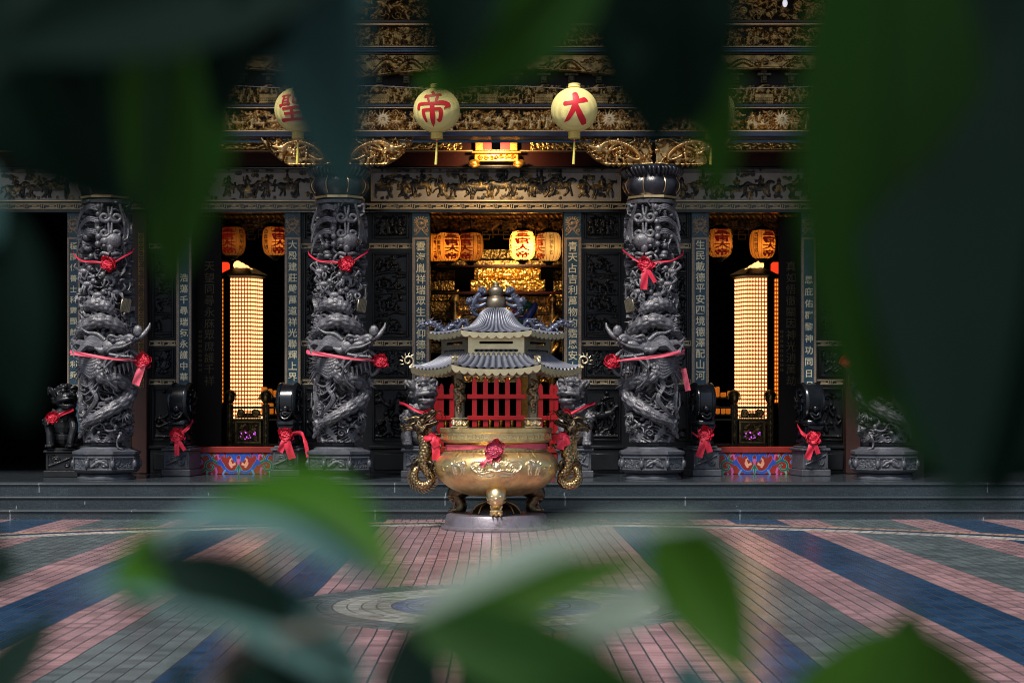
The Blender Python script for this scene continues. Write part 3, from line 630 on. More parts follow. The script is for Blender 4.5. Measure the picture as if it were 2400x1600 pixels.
def claw(mb, c, s, M=None, a=0., w=.7, n=4):
    for i in range(n):
        b = a+(i-(n-1)/2)*.5; d = np.array((math.cos(b), -.3, math.sin(b))); q = np.array(c, float)
        mb.tube(cr([q, q+d*s*.5+np.array((0, -.25*s, 0)), q+d*s+np.array((0, .1*s, -.12*s))], 4), [s*.16, s*.14, s*.02], 6, M=M, w=w)
    mb.ell(c, s*.26, M=M, w=w, n=10, m=7)
_ro = {}
def rosette_mesh(seed):
    if seed in _ro: return _ro[seed]
    g = random.Random(seed); mb = MB(); np.random.seed(seed)
    ks = [(np.array([g.gauss(0, 1) for _ in range(3)]), g.uniform(0, 6), g.uniform(4, 8)) for _ in range(7)]
    def fn(d):
        v = 0
        for k, p, f in ks: v = v+np.abs(np.sin((d@(k/np.linalg.norm(k)))*f+p))
        return .72+.5*np.abs((v/7*5) % 1-.5)*1.4
    mb.ell((0, 0, 0), (1, .7, .95), n=56, m=34, fn=fn)
    for i in range(22):     # loose gathered loops of cloth
        a = g.uniform(0, 2*pi); b = g.uniform(-.9, .9); c = np.array((math.cos(a)*math.cos(b), -abs(math.sin(b))*.75, math.sin(a)*math.cos(b)))*g.uniform(.7, 1.0)
        u = np.array((-math.sin(a), 0, math.cos(a))); nn = 9; P = []
        for s in np.linspace(-1, 1, nn):
            q = c*(1+.34*(1-s*s))+u*s*.46; P.append([q+np.array((0, -.16, 0))*e+c*.12*e*(1-s*s) for e in (-1, 0, 1)])
        mb.grid(P)
    _ro[seed] = mb.mesh('rosette', 50); return _ro[seed]
def strip(mb, pts, w, side=(0, 0, 1), tw=0., th=.004, k=8):
    """a band of cloth along a path, its width along `side`"""
    p = cr(pts, k); m = len(p); s = np.array(side, float); W = np.full(m, w) if np.isscalar(w) else np.interp(np.linspace(0, 1, m), np.linspace(0, 1, len(w)), w); t = np.gradient(p, axis=0); P = []
    for i in range(m):
        d = t[i]/(np.linalg.norm(t[i])+1e-9); q = s-d*np.dot(s, d); q /= np.linalg.norm(q)+1e-9; nrm = np.cross(d, q)
        P.append([p[i]+q*W[i]*e+nrm*(.10*W[i]*math.sin(e*5+i*.3)+tw*e*math.sin(i*.4)*W[i]) for e in np.linspace(-.5, .5, 7)])
    mb.grid(P)
def bow(label, c, r, bands=(), tails=(), m=None, seed=1, group='red silk bows tied on the temple carvings', squash=1.):
    """rosette with its bands and hanging tails"""
    t = thing('ribbon_bow', label, 'ribbon', tuple(c), 0, group); m = m or CLOTH
    o = link('rosette', rosette_mesh(seed), None, t)
    if not o.data.materials: o.data.materials.append(CLOTH)
    o.scale = (r*squash, r, r); c = np.array(c)
    for pts, w in bands:
        mb = MB(); strip(mb, np.array(pts)-c, w); mb.build('band', m, t, 60)
    for pts, w in tails:
        mb = MB(); strip(mb, np.array(pts), w, (1, 0, 0)); mb.build('tail', m, t, 60)
    return t
def tail(dx, l, r): return [(0, -r*.5, -r*.4), (dx*.4, -r*.6, -l*.5), (dx, -r*.4, -l)]

# ---------------------------------------------------------------- dragon columns
def make_column(name, label, loc, seed=3):
    """about its own axis; +X is the side the dragon looks to"""
    t = thing(name, label, 'column', loc, 0, 'carved dragon columns of the porch'); K = .00625; g = random.Random(seed)
    Z = lambda dy: CAMZ-(dy-HY)*K-FLOOR
    zb_, zt_ = Z(1016), Z(458)
    # carved ground: clouds, rocks, branches, waves on the round shaft
    mb = MB(); mb.lathe([(.165, zb_-.12), (.165, zb_), (.207, zb_+.02), (.207, zt_), (.27, zt_+.05)], 40)
    r = Rel(2*pi*.30, zt_-zb_, .0085, True, seed); W = r.w; h = r.h
    for i in range(150): r.cloud(g.uniform(0, W), g.uniform(.25, h), g.uniform(.03, .055), g.uniform(0, .03), .04)
    for i in range(230):
        x, y = g.uniform(0, W), g.uniform(.25, h); a = g.uniform(0, 6)
        r.stroke([(x, y), (x+.07*math.cos(a), y+.07*math.sin(a)), (x+.16*math.cos(a+.7), y+.16*math.sin(a+.7))], .017, .009, g.uniform(.01, .06), .035)
    for i in range(150): r.disc(g.uniform(0, W), g.uniform(.25, h), g.uniform(.014, .03), g.uniform(.03, .07), .035)
    for i in range(60): r.figure(g.uniform(0, W), g.uniform(.4, h-.4), g.uniform(.16, .26), g.uniform(.03, .07), .045)
    for i in range(40): r.leaf(g.uniform(0, W), g.uniform(.5, h-.4), g.uniform(0, 6), .18, .026, .04, .05)
    JJ, II = np.mgrid[0:r.ny, 0:r.nx]*r.res     # deep undercut hollows
    for i in range(120):
        x, y, a, b = g.uniform(0, W), g.uniform(.35, h-.1), g.uniform(.03, .075), g.uniform(.02, .05); q = g.uniform(-.7, .7)
        dx = np.minimum(np.abs(II-x), W-np.abs(II-x))*np.sign(II-x); dy = JJ-y; u = dx*math.cos(q)+dy*math.sin(q); v_ = dy*math.cos(q)-dx*math.sin(q); r.H[(u/a)**2+(v_/b)**2 < 1] = 0
    for i in range(70):
        x, y = g.uniform(0, W), g.uniform(.3, h-.2); a = g.uniform(0, 6)
        r.stroke([(x, y), (x+.09*math.cos(a), y+.09*math.sin(a)), (x+.2*math.cos(a+.5), y+.2*math.sin(a+.5))], .014, .010, .07, .035)
    for k in range(9):      # waves
        x = k*W/9+g.uniform(-.05, .05); y = g.uniform(.02, .18); d = g.choice((-1, 1))
        for q in range(5): r.stroke([(x-d*.2, .0), (x-d*(.16-.02*q), y*.6+.02), (x+d*.02, y+.13-q*.045), (x+d*(.18), y+.05-q*.04)], .021, .018, .03, .035)
        r.spiral(x+d*.17, y+.1, .055, 1.3, -d, 0, .02, .05, .04)
        for q in range(3): r.disc(x+g.uniform(-.15, .15), y+g.uniform(.1, .3), .033, .06, .04)
    r.stroke([(i*W/24, .02) for i in range(25)], .03, .03, .02, .04, 2); r.stroke([(i*W/24, h-.03) for i in range(25)], .035, .035, .02, .05, 2)
    r.H *= 1.2
    r.mesh(mb, lambda X, Q, H: np.stack([(.205+H*1.62)*np.sin(X/.30), -(.205+H*1.62)*np.cos(X/.30), zb_+Q], -1))
    mb.build('shaft', STONE, t, 60)
    # the dragon itself
    def S(dx, dy, R_=.37):
        x = dx*K; R_ = max(R_, abs(x)+.03 if abs(x) < .52 else R_); s = max(-1, min(1, x/R_)); return np.array((x, -R_*math.sqrt(max(0., 1-s*s)), Z(dy)))
    mb = MB()
    body(mb, [S(-48, 995), S(-40, 975, .38), S(-10, 960, .41), S(25, 940, .41), S(52, 918, .40), S(58, 893, .38), S(38, 872, .40), S(10, 868, .42), S(-2, 850, .42), S(5, 832, .42)], [.03, .05, .07, .085, .095, .10, .095, .09, .08], n=45, rows=6.)
    body(mb, [S(-62, 800, .36), S(-58, 775, .37), S(-36, 752, .40), S(0, 738, .42), S(34, 748, .41), S(52, 770, .38), S(56, 792, .36)], [.03, .06, .08, .09, .08, .06, .03], n=45, rows=5.)
    body(mb, [S(-45, 712, .36), S(-18, 700, .40), S(12, 706, .40), S(30, 722, .38)], [.04, .08, .085, .05], n=40)
    body(mb, [S(54, 905, .3), S(20, 935, .36), S(-20, 962, .38), S(-45, 985, .36), S(-58, 1006, .33)], [.05, .055, .05, .04, .02], n=30)
    M = Matrix.Translation((.17, -.45, Z(806)))@Matrix.Rotation(R(-20), 4, 'Z')@Matrix.Rotation(R(-6), 4, 'Y')@Matrix.Scale(.62, 4)
    dragon_head(mb, M, seed=2, mane=13, barbel=False)
    mb.tube(cr([(.34, -.60, Z(815)), (.16, -.66, Z(840)), (.10, -.62, Z(862)), (.20, -.56, Z(885)), (.27, -.52, Z(893))], 5), [.016, .016, .014, .006], 7)
    mb.tube(cr([S(30, 790, .45), S(60, 785, .44), (.56, -.32, Z(775)), (.66, -.28, Z(755)), (.68, -.25, Z(742))], 5), [.05, .05, .04, .03, .008], 10)
    mb.ell((.52, -.33, Z(762)), (.07, .05, .09), fn=lambda d: 1+.12*np.sin(np.arctan2(d[..., 0], d[..., 2])*9))
    mb.tube(cr([(.40, -.40, Z(803)), (.55, -.40, Z(820)), (.60, -.35, Z(843)), (.50, -.33, Z(862)), (.46, -.36, Z(850))], 5), [.03, .032, .03, .03, .012], 8)
    for q in range(5): mb.tube([(.22+q*.06, -.45, Z(843-q*3)), (.24+q*.06, -.46, Z(868-q*4))], [.03, .004], 6)
    for i in range(7):      # long mane locks sweeping back
        y = 822+i*7; mb.tube(cr([S(12, 815+i*3, .46), S(-15, y+4, .47), S(-45, y+2-i*2, .42), S(-68, y-12+i*5, .36)], 5), [.03, .035, .03, .006], 8)
    for p in ([S(-12, 860, .43), S(-20, 890, .43), S(-8, 915, .43), S(-28, 945, .41), S(-42, 958, .4)], [S(-40, 852, .40), S(-52, 890, .39), S(-50, 930, .38), S(-58, 962, .36)], [S(35, 822, .47), S(22, 850, .47), S(32, 880, .46), S(38, 900, .43)]):
        for o in (-.018, 0, .018): mb.tube(cr([q+np.array((o, 0, 0)) for q in p], 6), [.016, .02, .018, .008], 7)
    for p in ([(-8, 872), (-28, 888), (-52, 880)], [(-2, 880), (-30, 905), (-50, 902)], [(-2, 890), (-20, 915), (-36, 922)]): mb.tube(cr([S(a, b, .42) for a, b in p], 5), [.04, .035, .004], 7, flat=.5)
    for c, s, a in ((S(66, 880, .46), .15, .3), (S(-40, 760, .42), .12, 2.4), (S(50, 950, .40), .12, -1.), (S(-30, 935, .42), .12, 2.8)): claw(mb, c, s, None, a)
    mb.tube(cr([S(54, 935, .36), S(64, 905, .42), S(66, 880, .46)], 5), [.07, .055, .05], 10)
    for k in range(60):     # twisting vines and cloud ends standing free of the ground
        dx, dy, a = g.uniform(-58, 58), g.uniform(600, 1000), g.uniform(0, 6); P = []
        for q in range(5): P.append(S(max(-62, min(62, dx)), dy, .385+.02*math.sin(q*2.))); dx += 11*math.cos(a); dy += 11*math.sin(a); a += g.uniform(-1.2, 1.2)
        mb.tube(cr(P, 4), [g.uniform(.012, .024), .016, .008], 7); mb.ell(P[0], g.uniform(.02, .035), n=9, m=6)
    for dx, dy, s in ((-30, 655, 1), (20, 640, -1), (-5, 680, 1), (35, 672, -1), (-40, 625, 1)):     # little beasts
        c = S(dx, dy, .40); mb.ell(c, (.085, .055, .05)); mb.ell(c+np.array((s*.085, -.03, .045)), .042); mb.ell(c+np.array((s*.12, -.035, .03)), (.03, .026, .022))
        for q in (-.06, -.03, .05, .075): mb.tube(cr([c+np.array((q, -.02, -.02)), c+np.array((q+g.uniform(-.03, .05), -.04, -.07)), c+np.array((q+g.uniform(-.04, .06), -.03, -.12))], 3), [.022, .016, .014], 7)
        mb.tube(cr([c+np.array((-s*.08, 0, .02)), c+np.array((-s*.13, -.02, .07)), c+np.array((-s*.1, -.03, .12))], 4), [.02, .022, .005], 7)
    mb.build('dragon', STONE, t, 50)
    # upper carving: mask with curled brows, sweeping bands, ridge of beads
    mb = MB(); q0 = 22
    for dy, rr in ((500, 13), (536, 11)):
        for s in (-1, 1):
            sp_ = [(q0+s*4, dy-22), (q0+s*3, dy-8)]+[(q0+s*(12-rr*(1-.75*w_)*math.cos(w_*8.5-.6)), dy+rr*.9*(1-.75*w_)*math.sin(w_*8.5-.6)+2) for w_ in np.linspace(0, 1, 14)]
            mb.tube(cr([S(a, b, .41) for a, b in sp_], 2), [.016, .03, .028, .024, .016], 8)
    mb.ell(S(q0, 555, .36), (.16, .10, .13)); mb.ell(S(q0, 572, .39), (.055, .06, .075))
    for s in (-1, 1):
        mb.ell(S(q0+s*12, 556, .40), (.07, .05, .055)); mb.ell(S(q0+s*13, 567, .41), (.03, .025, .025)); mb.tube(cr([S(q0+s*2, 588, .42), S(q0+s*16, 584, .41), S(q0+s*24, 590, .37)], 4), [.03, .028, .01], 8)
        for k in range(4): mb.tube(cr([S(q0+s*(18+k*2), 470+k*6, .38), S(q0+s*(27+k*2), 520, .37), S(q0+s*(20+k*3), 575-k*5, .37)], 5), [.02, .024, .012], 6)
    mb.tube(cr([S(q0-16, 592, .40), S(q0, 598, .42), S(q0+18, 592, .39)], 4), .03, 8)
    for k in range(6): mb.ell(S(-6+g.uniform(-3, 3), 478+k*17, .40), g.uniform(.035, .05))
    for k in range(3):
        dy = 478+k*28
        for o in range(3): mb.tube(cr([S(-4, dy+o*4, .42), S(-28, dy-4+o*4, .41), S(-52, dy+10+o*4, .38), S(-63, dy+42+o*4, .34)], 5), [.012, .017, .015, .01], 7)
    for k in range(5): mb.ell(S(-30+g.uniform(-20, 10), 570+g.uniform(-30, 25), .36), (g.uniform(.04, .07), .06, g.uniform(.04, .06)))
    mb.lathe([(.30, Z(470)), (.36, Z(467)), (.37, Z(460)), (.30, Z(457))], 32)
    mb.build('mask_carving', STONE, t, 50)
    mb = MB()               # carved open scroll held by a small figure
    M = Matrix.Translation((.34, -.33, Z(703)))@Matrix.Rotation(R(40), 4, 'Z')@Matrix.Rotation(R(12), 4, 'Y')
    mb.box(-.075, .075, -.02, .0, -.10, .10, M=M, bev=.01); [mb.box(-.068+q*.024, -.05+q*.024, -.027, -.02, -.09, .09, M=M) for q in range(6)]
    mb.build('scroll_tablet', DULL, t, 40)
    # capital: lotus bowl, gilt ring, leafy crown
    mb = MB(); n = 96; P = []
    for rr, dy in ((.30, 456), (.33, 450), (.34, 444), (.375, 436), (.40, 426), (.395, 416), (.36, 408), (.345, 402), (.37, 396), (.40, 388), (.40, 380), (.3, 379)):
        a = np.arange(n+1)*2*pi/n; lobe = np.abs(np.cos(a*4)); k = 1+(.075*lobe**.7 if dy < 450 else 0)*(1 if dy > 400 else 1.6)
        P.append(np.stack([rr*k*np.sin(a), -rr*k*np.cos(a), np.full(n+1, Z(dy))+(.05*np.abs(np.sin(a*4)) if 385 < dy < 400 else 0)], -1))
    mb.grid(np.array(P))
    for k in range(40):     # curled leaves of the crown
        a = k*2*pi/40+g.uniform(-.05, .05); mb.tube(cr([((.36+d)*math.sin(a+e), -(.36+d)*math.cos(a+e), Z(dy)) for d, e, dy in ((-.01, 0, 406), (.05, .03, 398), (.085, .05, 390), (.06, .09, 384))], 4), [.022, .03, .024, .01], 7)
    mb.build('capital', CAPST, t, 50)
    mb = MB(); a8 = np.arange(8)*pi/4
    for a in a8+pi/8: mb.tube(cr([((.335+d)*math.sin(a), -(.335+d)*math.cos(a), Z(dy)) for d, dy in ((.03, 443), (.075, 432), (.08, 420), (.04, 409), (.03, 402))], 4), .008, 6)
    mb.lathe([(.335, Z(456)), (.375, Z(455)), (.375, Z(450)), (.335, Z(449))], 8, ph=pi/8, cap=False); mb.build('gilt_ring', LINE, t, 30)
    # base: octagonal carved pedestal on a moulded foot
    mb = MB(); oc = lambda p: mb.lathe([(r_/math.cos(pi/8), z) for r_, z in p], 8, ph=pi/8)
    oc([(.20, Z(1040)), (.20, Z(1018))]); oc([(.33, Z(1088)), (.40, Z(1086)), (.43, Z(1082)), (.43, Z(1046)), (.455, Z(1043)), (.455, Z(1037)), (.36, Z(1032)), (.34, Z(1028)), (.25, Z(1026)), (.20, Z(1024))])
    mb.lathe([(.42, .004), (.42, .03), (.385, .05), (.37, .075), (.33, .085), (.33, Z(1086))], 40)
    for k in range(8):
        M = Matrix.Rotation(k*pi/4, 4, 'Z'); z0, z1 = Z(1080), Z(1049); hw = .178
        for q in ((-hw, hw, z0-.0, z0+.022), (-hw, hw, z1-.022, z1), (-hw, -hw+.025, z0+.022, z1-.022), (hw-.025, hw, z0+.022, z1-.022)): mb.box(q[0], q[1], -.452, -.425, q[2], q[3], M=M, bev=.006)
        rr = Rel(.28, z1-z0-.05, .009, seed=k+seed); rr.fill('scroll') if k % 2 else rr.spiral(.09, .08, .06, 1.6, 1, 0, .018, 0, .03)
        if not k % 2: rr.spiral(.2, .07, .055, 1.6, -1, 2, .018, 0, .03); rr.stroke([(.03, .03), (.14, .1), (.25, .04)], .03, .02, 0, .04)
        rr.H *= .8; rr.mesh(mb, lambda X, Q, H: (np.stack([X-.14, -.429-H, z0+.025+Q, np.ones_like(X)], -1)@np.array(M).T)[:, :3])
        mb.ell((.48*math.sin(k*pi/4+pi/8), -.48*math.cos(k*pi/4+pi/8), Z(1066)), (.035, .035, .06))
    mb.build('pedestal', PLINTH, t, 35); return t
CZ = FLOOR+.004; XL, XR = ax(780, YC), ax(1497, YC); XLL, XRR = ax(245, YC), ax(2030, YC)
c1 = make_column('dragon_column', 'dark carved dragon column left of the central doorway, its dragon facing right', (XL, YC, CZ), 3)
dup(c1, 'dark carved dragon column right of the central doorway, its dragon facing left', (XR, YC, CZ), True)
c3 = make_column('dragon_column', 'shadowed carved dragon column at far left beside the dark doorway', (XLL, YC, CZ), 8)
dup(c3, 'carved dragon column at far right mostly hidden by the big green leaf', (XRR, YC, CZ), True)
# bows on the columns
def colband(xc, side, p, w=.035):   # p: list of (dx px, dy px) across the front
    o = []
    for dx, dy in p:
        x = dx*.00625; s = max(-1, min(1, x/.47)); o.append((xc+side*x, YC-.47*math.sqrt(1-s*s)-.012, az(dy, 24.28)))
    return o
def col_bows(xc, side, who, tails_hi=(), tails_lo=(), s0=1):
    c = colband(xc, side, [(22, 607)])[0]; c = (c[0], c[1]-.04, c[2])
    bow('deep red bow under the carved mask of the %s column' % who, c, .10, [(colband(xc, side, [(-70, 570), (-66, 582), (-40, 598), (-5, 602), (14, 605)]), .026), (colband(xc, side, [(30, 605), (52, 588), (66, 575), (70, 568)]), .026)], tails_hi, seed=s0)
    c = (xc+side*.615, YC-.42, az(829, 24.3))
    bow('red bow on a pale pink band at the dragon snout of the %s column' % who, c, .10, [([(xc-side*.44, YC-.2, az(806, 24.3)), (xc-side*.43, YC-.40, az(808, 24.3)), (xc-side*.30, YC-.58, az(811, 24.2)), (xc-side*.10, YC-.74, az(816, 24.1)), (xc+side*.15, YC-.78, az(822, 24.1)), (xc+side*.4, YC-.68, az(826, 24.2)), (xc+side*.54, YC-.5, az(828, 24.3))], [.068, .068, .06, .05, .04, .03, .02])], tails_lo, PINK, s0+1)
col_bows(XL, 1, 'left central'); col_bows(XR, -1, 'right central', [(tail(-.03, .36, .1), .10), (tail(.14, .26, .1), .06)], [([(1.06, .3, -.1), (1.1, .25, -.3), (1.12, .25, -.42)], .08)], 3)
col_bows(XLL, 1, 'far left', (), [(tail(-.1, .34, .1), .11)], 5); col_bows(XRR, -1, 'far right', (), (), 7)
# gilded spandrel carvings springing from each column
def spandrel(label, X, s, seed):
    w, h = 1.07, .42; r = Rel(w, h, .0095, seed=seed)
    for i in range(34): r.cloud(r.r.uniform(0, w), r.r.uniform(0, h), r.r.uniform(.02, .035), 0, .04)
    for i in range(60): r.leaf(r.r.uniform(0, w), r.r.uniform(0, h), r.r.uniform(0, 6), .1, .014, r.r.uniform(0, .05), .035)
    for i in range(5): r.figure(r.r.uniform(.4, .9), r.r.uniform(.05, .25), .16, .05, .05)
    r.wyrm([(w*.42+.33*math.cos(a)*(1-.06*a), .22+.13*math.sin(a*1.3)) for a in np.linspace(.2, 4.4, 10)], .055, .05, .07)
    for i in range(9): r.stroke([(w*.62, .2), (w*.5+.05*i-.2, .33-.02*(i % 3)), (w*.3+.08*i-.15, .40-.06*(i % 4)), (w*.25+.09*i-.15, .3)], .014, .008, .07, .03)
    for i in range(14): r.leaf(r.r.uniform(0, w), r.r.uniform(0, h), r.r.uniform(0, 6), .16, .028, .03, .05)
    r.spiral(w*.93, .12, .05, 1.6, 1, 0, .018, .05, .05); r.stroke([(0, .04), (.4, .03), (.8, .06), (w-.02, .2)], .03, .02, .03, .05); r.disc(w*.3, .1, .06, .05, .06)
    Xs = np.arange(r.nx)*r.res; Zs = np.arange(r.ny)*r.res; lo = h*.9*np.clip((Xs/w-.45)/.55, 0, 1)**2.2; r.H[(Zs[:, None] < lo[None]) | (Zs[:, None] < .03*np.abs(np.sin(Xs*40))[None])] = 0
    mb = r.mesh(MB(), lambda A, Q, H: np.stack([s*A, -H, Q], -1)); P = [(s*x, h*.9*max(0, (x/w-.45)/.55)**2.2+.03) for x in np.linspace(0.02, w-.02, 20)]+[(s*(w-.02), h-.02), (s*.02, h-.02)]
    mb.prism(P, .004, .05); t = thing('spandrel_bracket', label, 'bracket', (X, 24.5, az(384, 24.5)), 0, 'gilded spandrel carvings beside the column heads')
    mb.build('carving', GOLD, t, 70)
for xc, who in ((XL, 'left central'), (XR, 'right central'), (XLL, 'far left'), (XRR, 'far right')):
    for s, sd in ((-1, 'left'), (1, 'right')): spandrel('gilded dragon spandrel carving on the %s side of the %s column head' % (sd, who), xc+s*.02, s, int(xc*10)+s)
# ---------------------------------------------------------------- incense burner
KU = YU/4000.
def U1(x, y): return ((900+x/4.356-1163)*KU, CAMZ-((620+y/4.356)-950)*KU)     # crop1 -> x,z
def U2(x, y): return ((900+x/4.356-1163)*KU, CAMZ-((900+y/4.356)-950)*KU)
BURNER = thing('incense_burner', 'large brass incense burner with a two tiered grey roof standing on the courtyard', 'incense burner', (0, YU, 0))
mb = MB(); mb.lathe([(.69, .003), (.69, .02), (.66, .035), (.645, .05), (.62, .16), (.61, .178), (.58, .185), (.5, .187), (.02, .187)], 72); mb.build('base', IRON, BURNER, 30)
mb = MB(); mb.lathe([(.30, .188), (.29, .22), (.23, .28), (.14, .325), (.02, .345)], 48)
for k in range(8): a = k*pi/4; mb.tube(cr([(.305*math.cos(a), .305*math.sin(a), .19), (.24*math.cos(a), .24*math.sin(a), .285), (.1*math.cos(a), .1*math.sin(a), .342)], 5), .012, 6, w=.9)
mb.build('base_dome', DARKB, BURNER, 40, True)
def leg(a, m, wear):
    mb = MB(); M = Matrix.Rotation(a+pi/2, 4, 'Z')     # front leg faces -Y
    P = [(0, -.40, .50), (0, -.53, .46), (0, -.58, .40), (0, -.54, .33), (0, -.50, .27), (0, -.52, .225), (0, -.55, .20)]
    mb.tube(cr(P, 6), [.10, .125, .115, .078, .066, .075, .07], 18, M=M, w=wear)
    for z, y, rx in ((.44, -.625, .10), (.40, -.655, .112), (.355, -.63, .105)): mb.tube(cr([(-rx, y+.07, z), (-rx*.55, y, z-.008), (0, y-.012, z+.008), (rx*.55, y, z-.008), (rx, y+.07, z)], 5), [.012, .02, .022, .02, .012], 8, M=M, w=1.)
    for s in (-1, 1):
        mb.ell((s*.05, -.665, .425), (.024, .018, .02), M=M, w=1.); mb.tube(cr([(s*.02, -.66, .385), (s*.06, -.655, .37), (s*.08, -.63, .385)], 5), .014, 6, M=M, w=1.)
        mb.tube(cr([(s*.05, -.575, .34), (s*.066, -.565, .30), (s*.05, -.56, .26), (s*.07, -.57, .235)], 5), .012, 6, M=M, w=.9)
    mb.ell((0, -.675, .40), (.035, .025, .022), M=M, w=1.)
    for q in (-1, 0, 1):
        mb.ell((q*.047, -.59+abs(q)*.015, .215), (.036, .055, .034), M=M, w=.9); mb.tube(cr([(q*.05, -.63, .225), (q*.052, -.655, .21), (q*.052, -.66, .19)], 4), [.014, .012, .003], 6, M=M, w=1.)
    mb.tube(cr([(-.07, -.57, .245), (0, -.60, .25), (.07, -.57, .245)], 5), .015, 7, M=M, w=1.)
    mb.build('leg', m, BURNER, 50, wear > -5)
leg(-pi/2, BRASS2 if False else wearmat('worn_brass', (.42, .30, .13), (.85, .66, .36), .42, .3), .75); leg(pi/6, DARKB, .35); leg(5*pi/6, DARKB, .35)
prof = [(.05, .402), (.30, .41), (.42, .435), (.52, .475), (.615, .53), (.69, .60), (.745, .68), (.77, .765), (.762, .825), (.735, .878), (.69, .92), (.645, .948), (.622, .96), (.612, .975), (.607, 1.0), (.607, 1.06)]
pf = cr([(a, 0, b) for a, b in prof], 4); mb = MB(); mb.lathe([(p[0], p[2]) for p in pf], 128); BOWL = mb.build('bowl', BRASS, BURNER, 40)
def onbowl(X, Q, H):        # X arc length about front, Q height
    zz = pf[:, 2]; rr = np.interp(Q, zz, pf[:, 0]); dr = np.interp(Q, zz, np.gradient(pf[:, 0], zz)); n = np.sqrt(1+dr*dr); a = X/.76
    R2 = rr+H/n; return np.stack([R2*np.sin(a), -R2*np.cos(a), Q-H*dr/n], -1)
r = Rel(.66, .24, .006, seed=4)
for s in (-1, 1):
    f = lambda x: .33+s*x
    r.stroke([(f(.02), .10), (f(.10), .06), (f(.2), .05), (f(.28), .09), (f(.31), .15), (f(.25), .19), (f(.16), .18), (f(.11), .14)], .014, .010, 0, .016)
    r.spiral(f(.2), .115, .05, 1.4, s, 0, .010, 0, .014); r.spiral(f(.27), .12, .03, 1.2, -s, 0, .008, 0, .012); r.stroke([(f(.03), .03), (f(.08), .015), (f(.16), .02), (f(.22), .03)], .012, .006, 0, .012)
    for q in range(6): r.leaf(f(.03+q*.02), .17, pi/2+s*(-.3-q*.12), .06, .009, 0, .014)
    for q in range(5): r.stroke([(f(.05+q*.03), .1-q*.006), (f(.1+q*.035), .085-q*.004), (f(.14+q*.035), .1)], .006, .004, .008, .01)
r.disc(.33, .13, .06, 0, .03); r.disc(.30, .15, .02, .02, .02); r.disc(.36, .15, .02, .02, .02); r.disc(.33, .12, .02, .025, .02); r.stroke([(.27, .09), (.33, .075), (.39, .09)], .012, .012, .012, .02)
r.mesh(MB(), lambda X, Q, H: onbowl(X-.33, Q+.66, H)).build('dragon_medallion', BRASS2, BOWL, 60)
for s in (-1, 1):
    r = Rel(.26, .2, .006, seed=6); f = lambda x: x if s < 0 else .26-x
    r.stroke([(f(.05), .06), (f(.06), .12), (f(.11), .13), (f(.17), .11), (f(.2), .13)], .022, .026, 0, .024); r.disc(f(.205), .15, .032, 0, .032); r.stroke([(f(.22), .15), (f(.245), .135)], .014, .01, 0, .03)
    for a, b in ((.05, .02), (.08, .035), (.17, .02), (.20, .04)): r.stroke([(f(a), .1), (f(a+.012), .06), (f(b+a*.8), .015)], .013, .009, 0, .018)
    r.stroke([(f(.05), .11), (f(.02), .15), (f(.04), .18), (f(.06), .165)], .011, .005, 0, .014)
    for q in range(5): r.leaf(f(.19-q*.012), .165-q*.006, (pi*.75 if s < 0 else pi*.25), .05, .009, .01, .016)
    r.mesh(MB(), lambda X, Q, H: onbowl(X-.13+s*.485, Q+.675, H)).build('beast_relief', BRASS2, BOWL, 60)
def bowltext(ch, a, z, size):
    v, f = glyph(ch, .012, .15); mb = MB(); X = a*.76+v[:, 0]*size; Q = z+v[:, 1]*size; P = onbowl(X, Q, .004+v[:, 2]*.008); mb.add(P, None, f); mb.build('raised_character', BRASS2, BOWL, 0)
for ch, a, z, s in (('天', -1.02, .76, .075), ('宮', -.88, .755, .075), ('平', .89, .755, .075), ('安', 1.03, .76, .075), ('風', -.42, .925, .055), ('調', .42, .925, .055), ('國', -.75, .925, .05), ('泰', .75, .925, .05)): bowltext(ch, a, z, s)
mb = MB(); mb.lathe([(.612, 1.045), (.632, 1.062), (.668, 1.075), (.682, 1.092), (.684, 1.19), (.70, 1.198), (.702, 1.240), (.69, 1.247), (.60, 1.247), (.575, 1.225), (.57, 1.1)], 96); RIM = mb.build('rim', BRASS, BURNER, 30)
mb = MB()
for k in range(40):
    M = Matrix.Rotation(k*2*pi/40, 4, 'Z'); w = .0505
    for q in ((-w, w, .0, .007), (-w, w, .066, .073), (-w, -w+.006, .007, .066), (-.035, .03, .05, .057), (-.035, -.028, .018, .05), (-.028, .012, .018, .025), (.006, .012, .025, .036), (.024, .03, .012, .05)): mb.box(q[0], q[1], -.692, -.682, 1.105+q[2], 1.105+q[3], M=M)
mb.build('rim_fret', BRASS2, RIM, 0)
mb = MB()
for k in range(60):
    M = Matrix.Rotation(k*2*pi/60, 4, 'Z'); [mb.box(q[0], q[1], -.634, -.61, .963+q[2], .963+q[3], M=M) for q in ((-.03, .03, 0, .004), (-.03, .03, .022, .026), (-.02, .01, .008, .012), (.006, .01, .012, .018))]
mb.build('neck_fret', BRASS2, BOWL, 0)
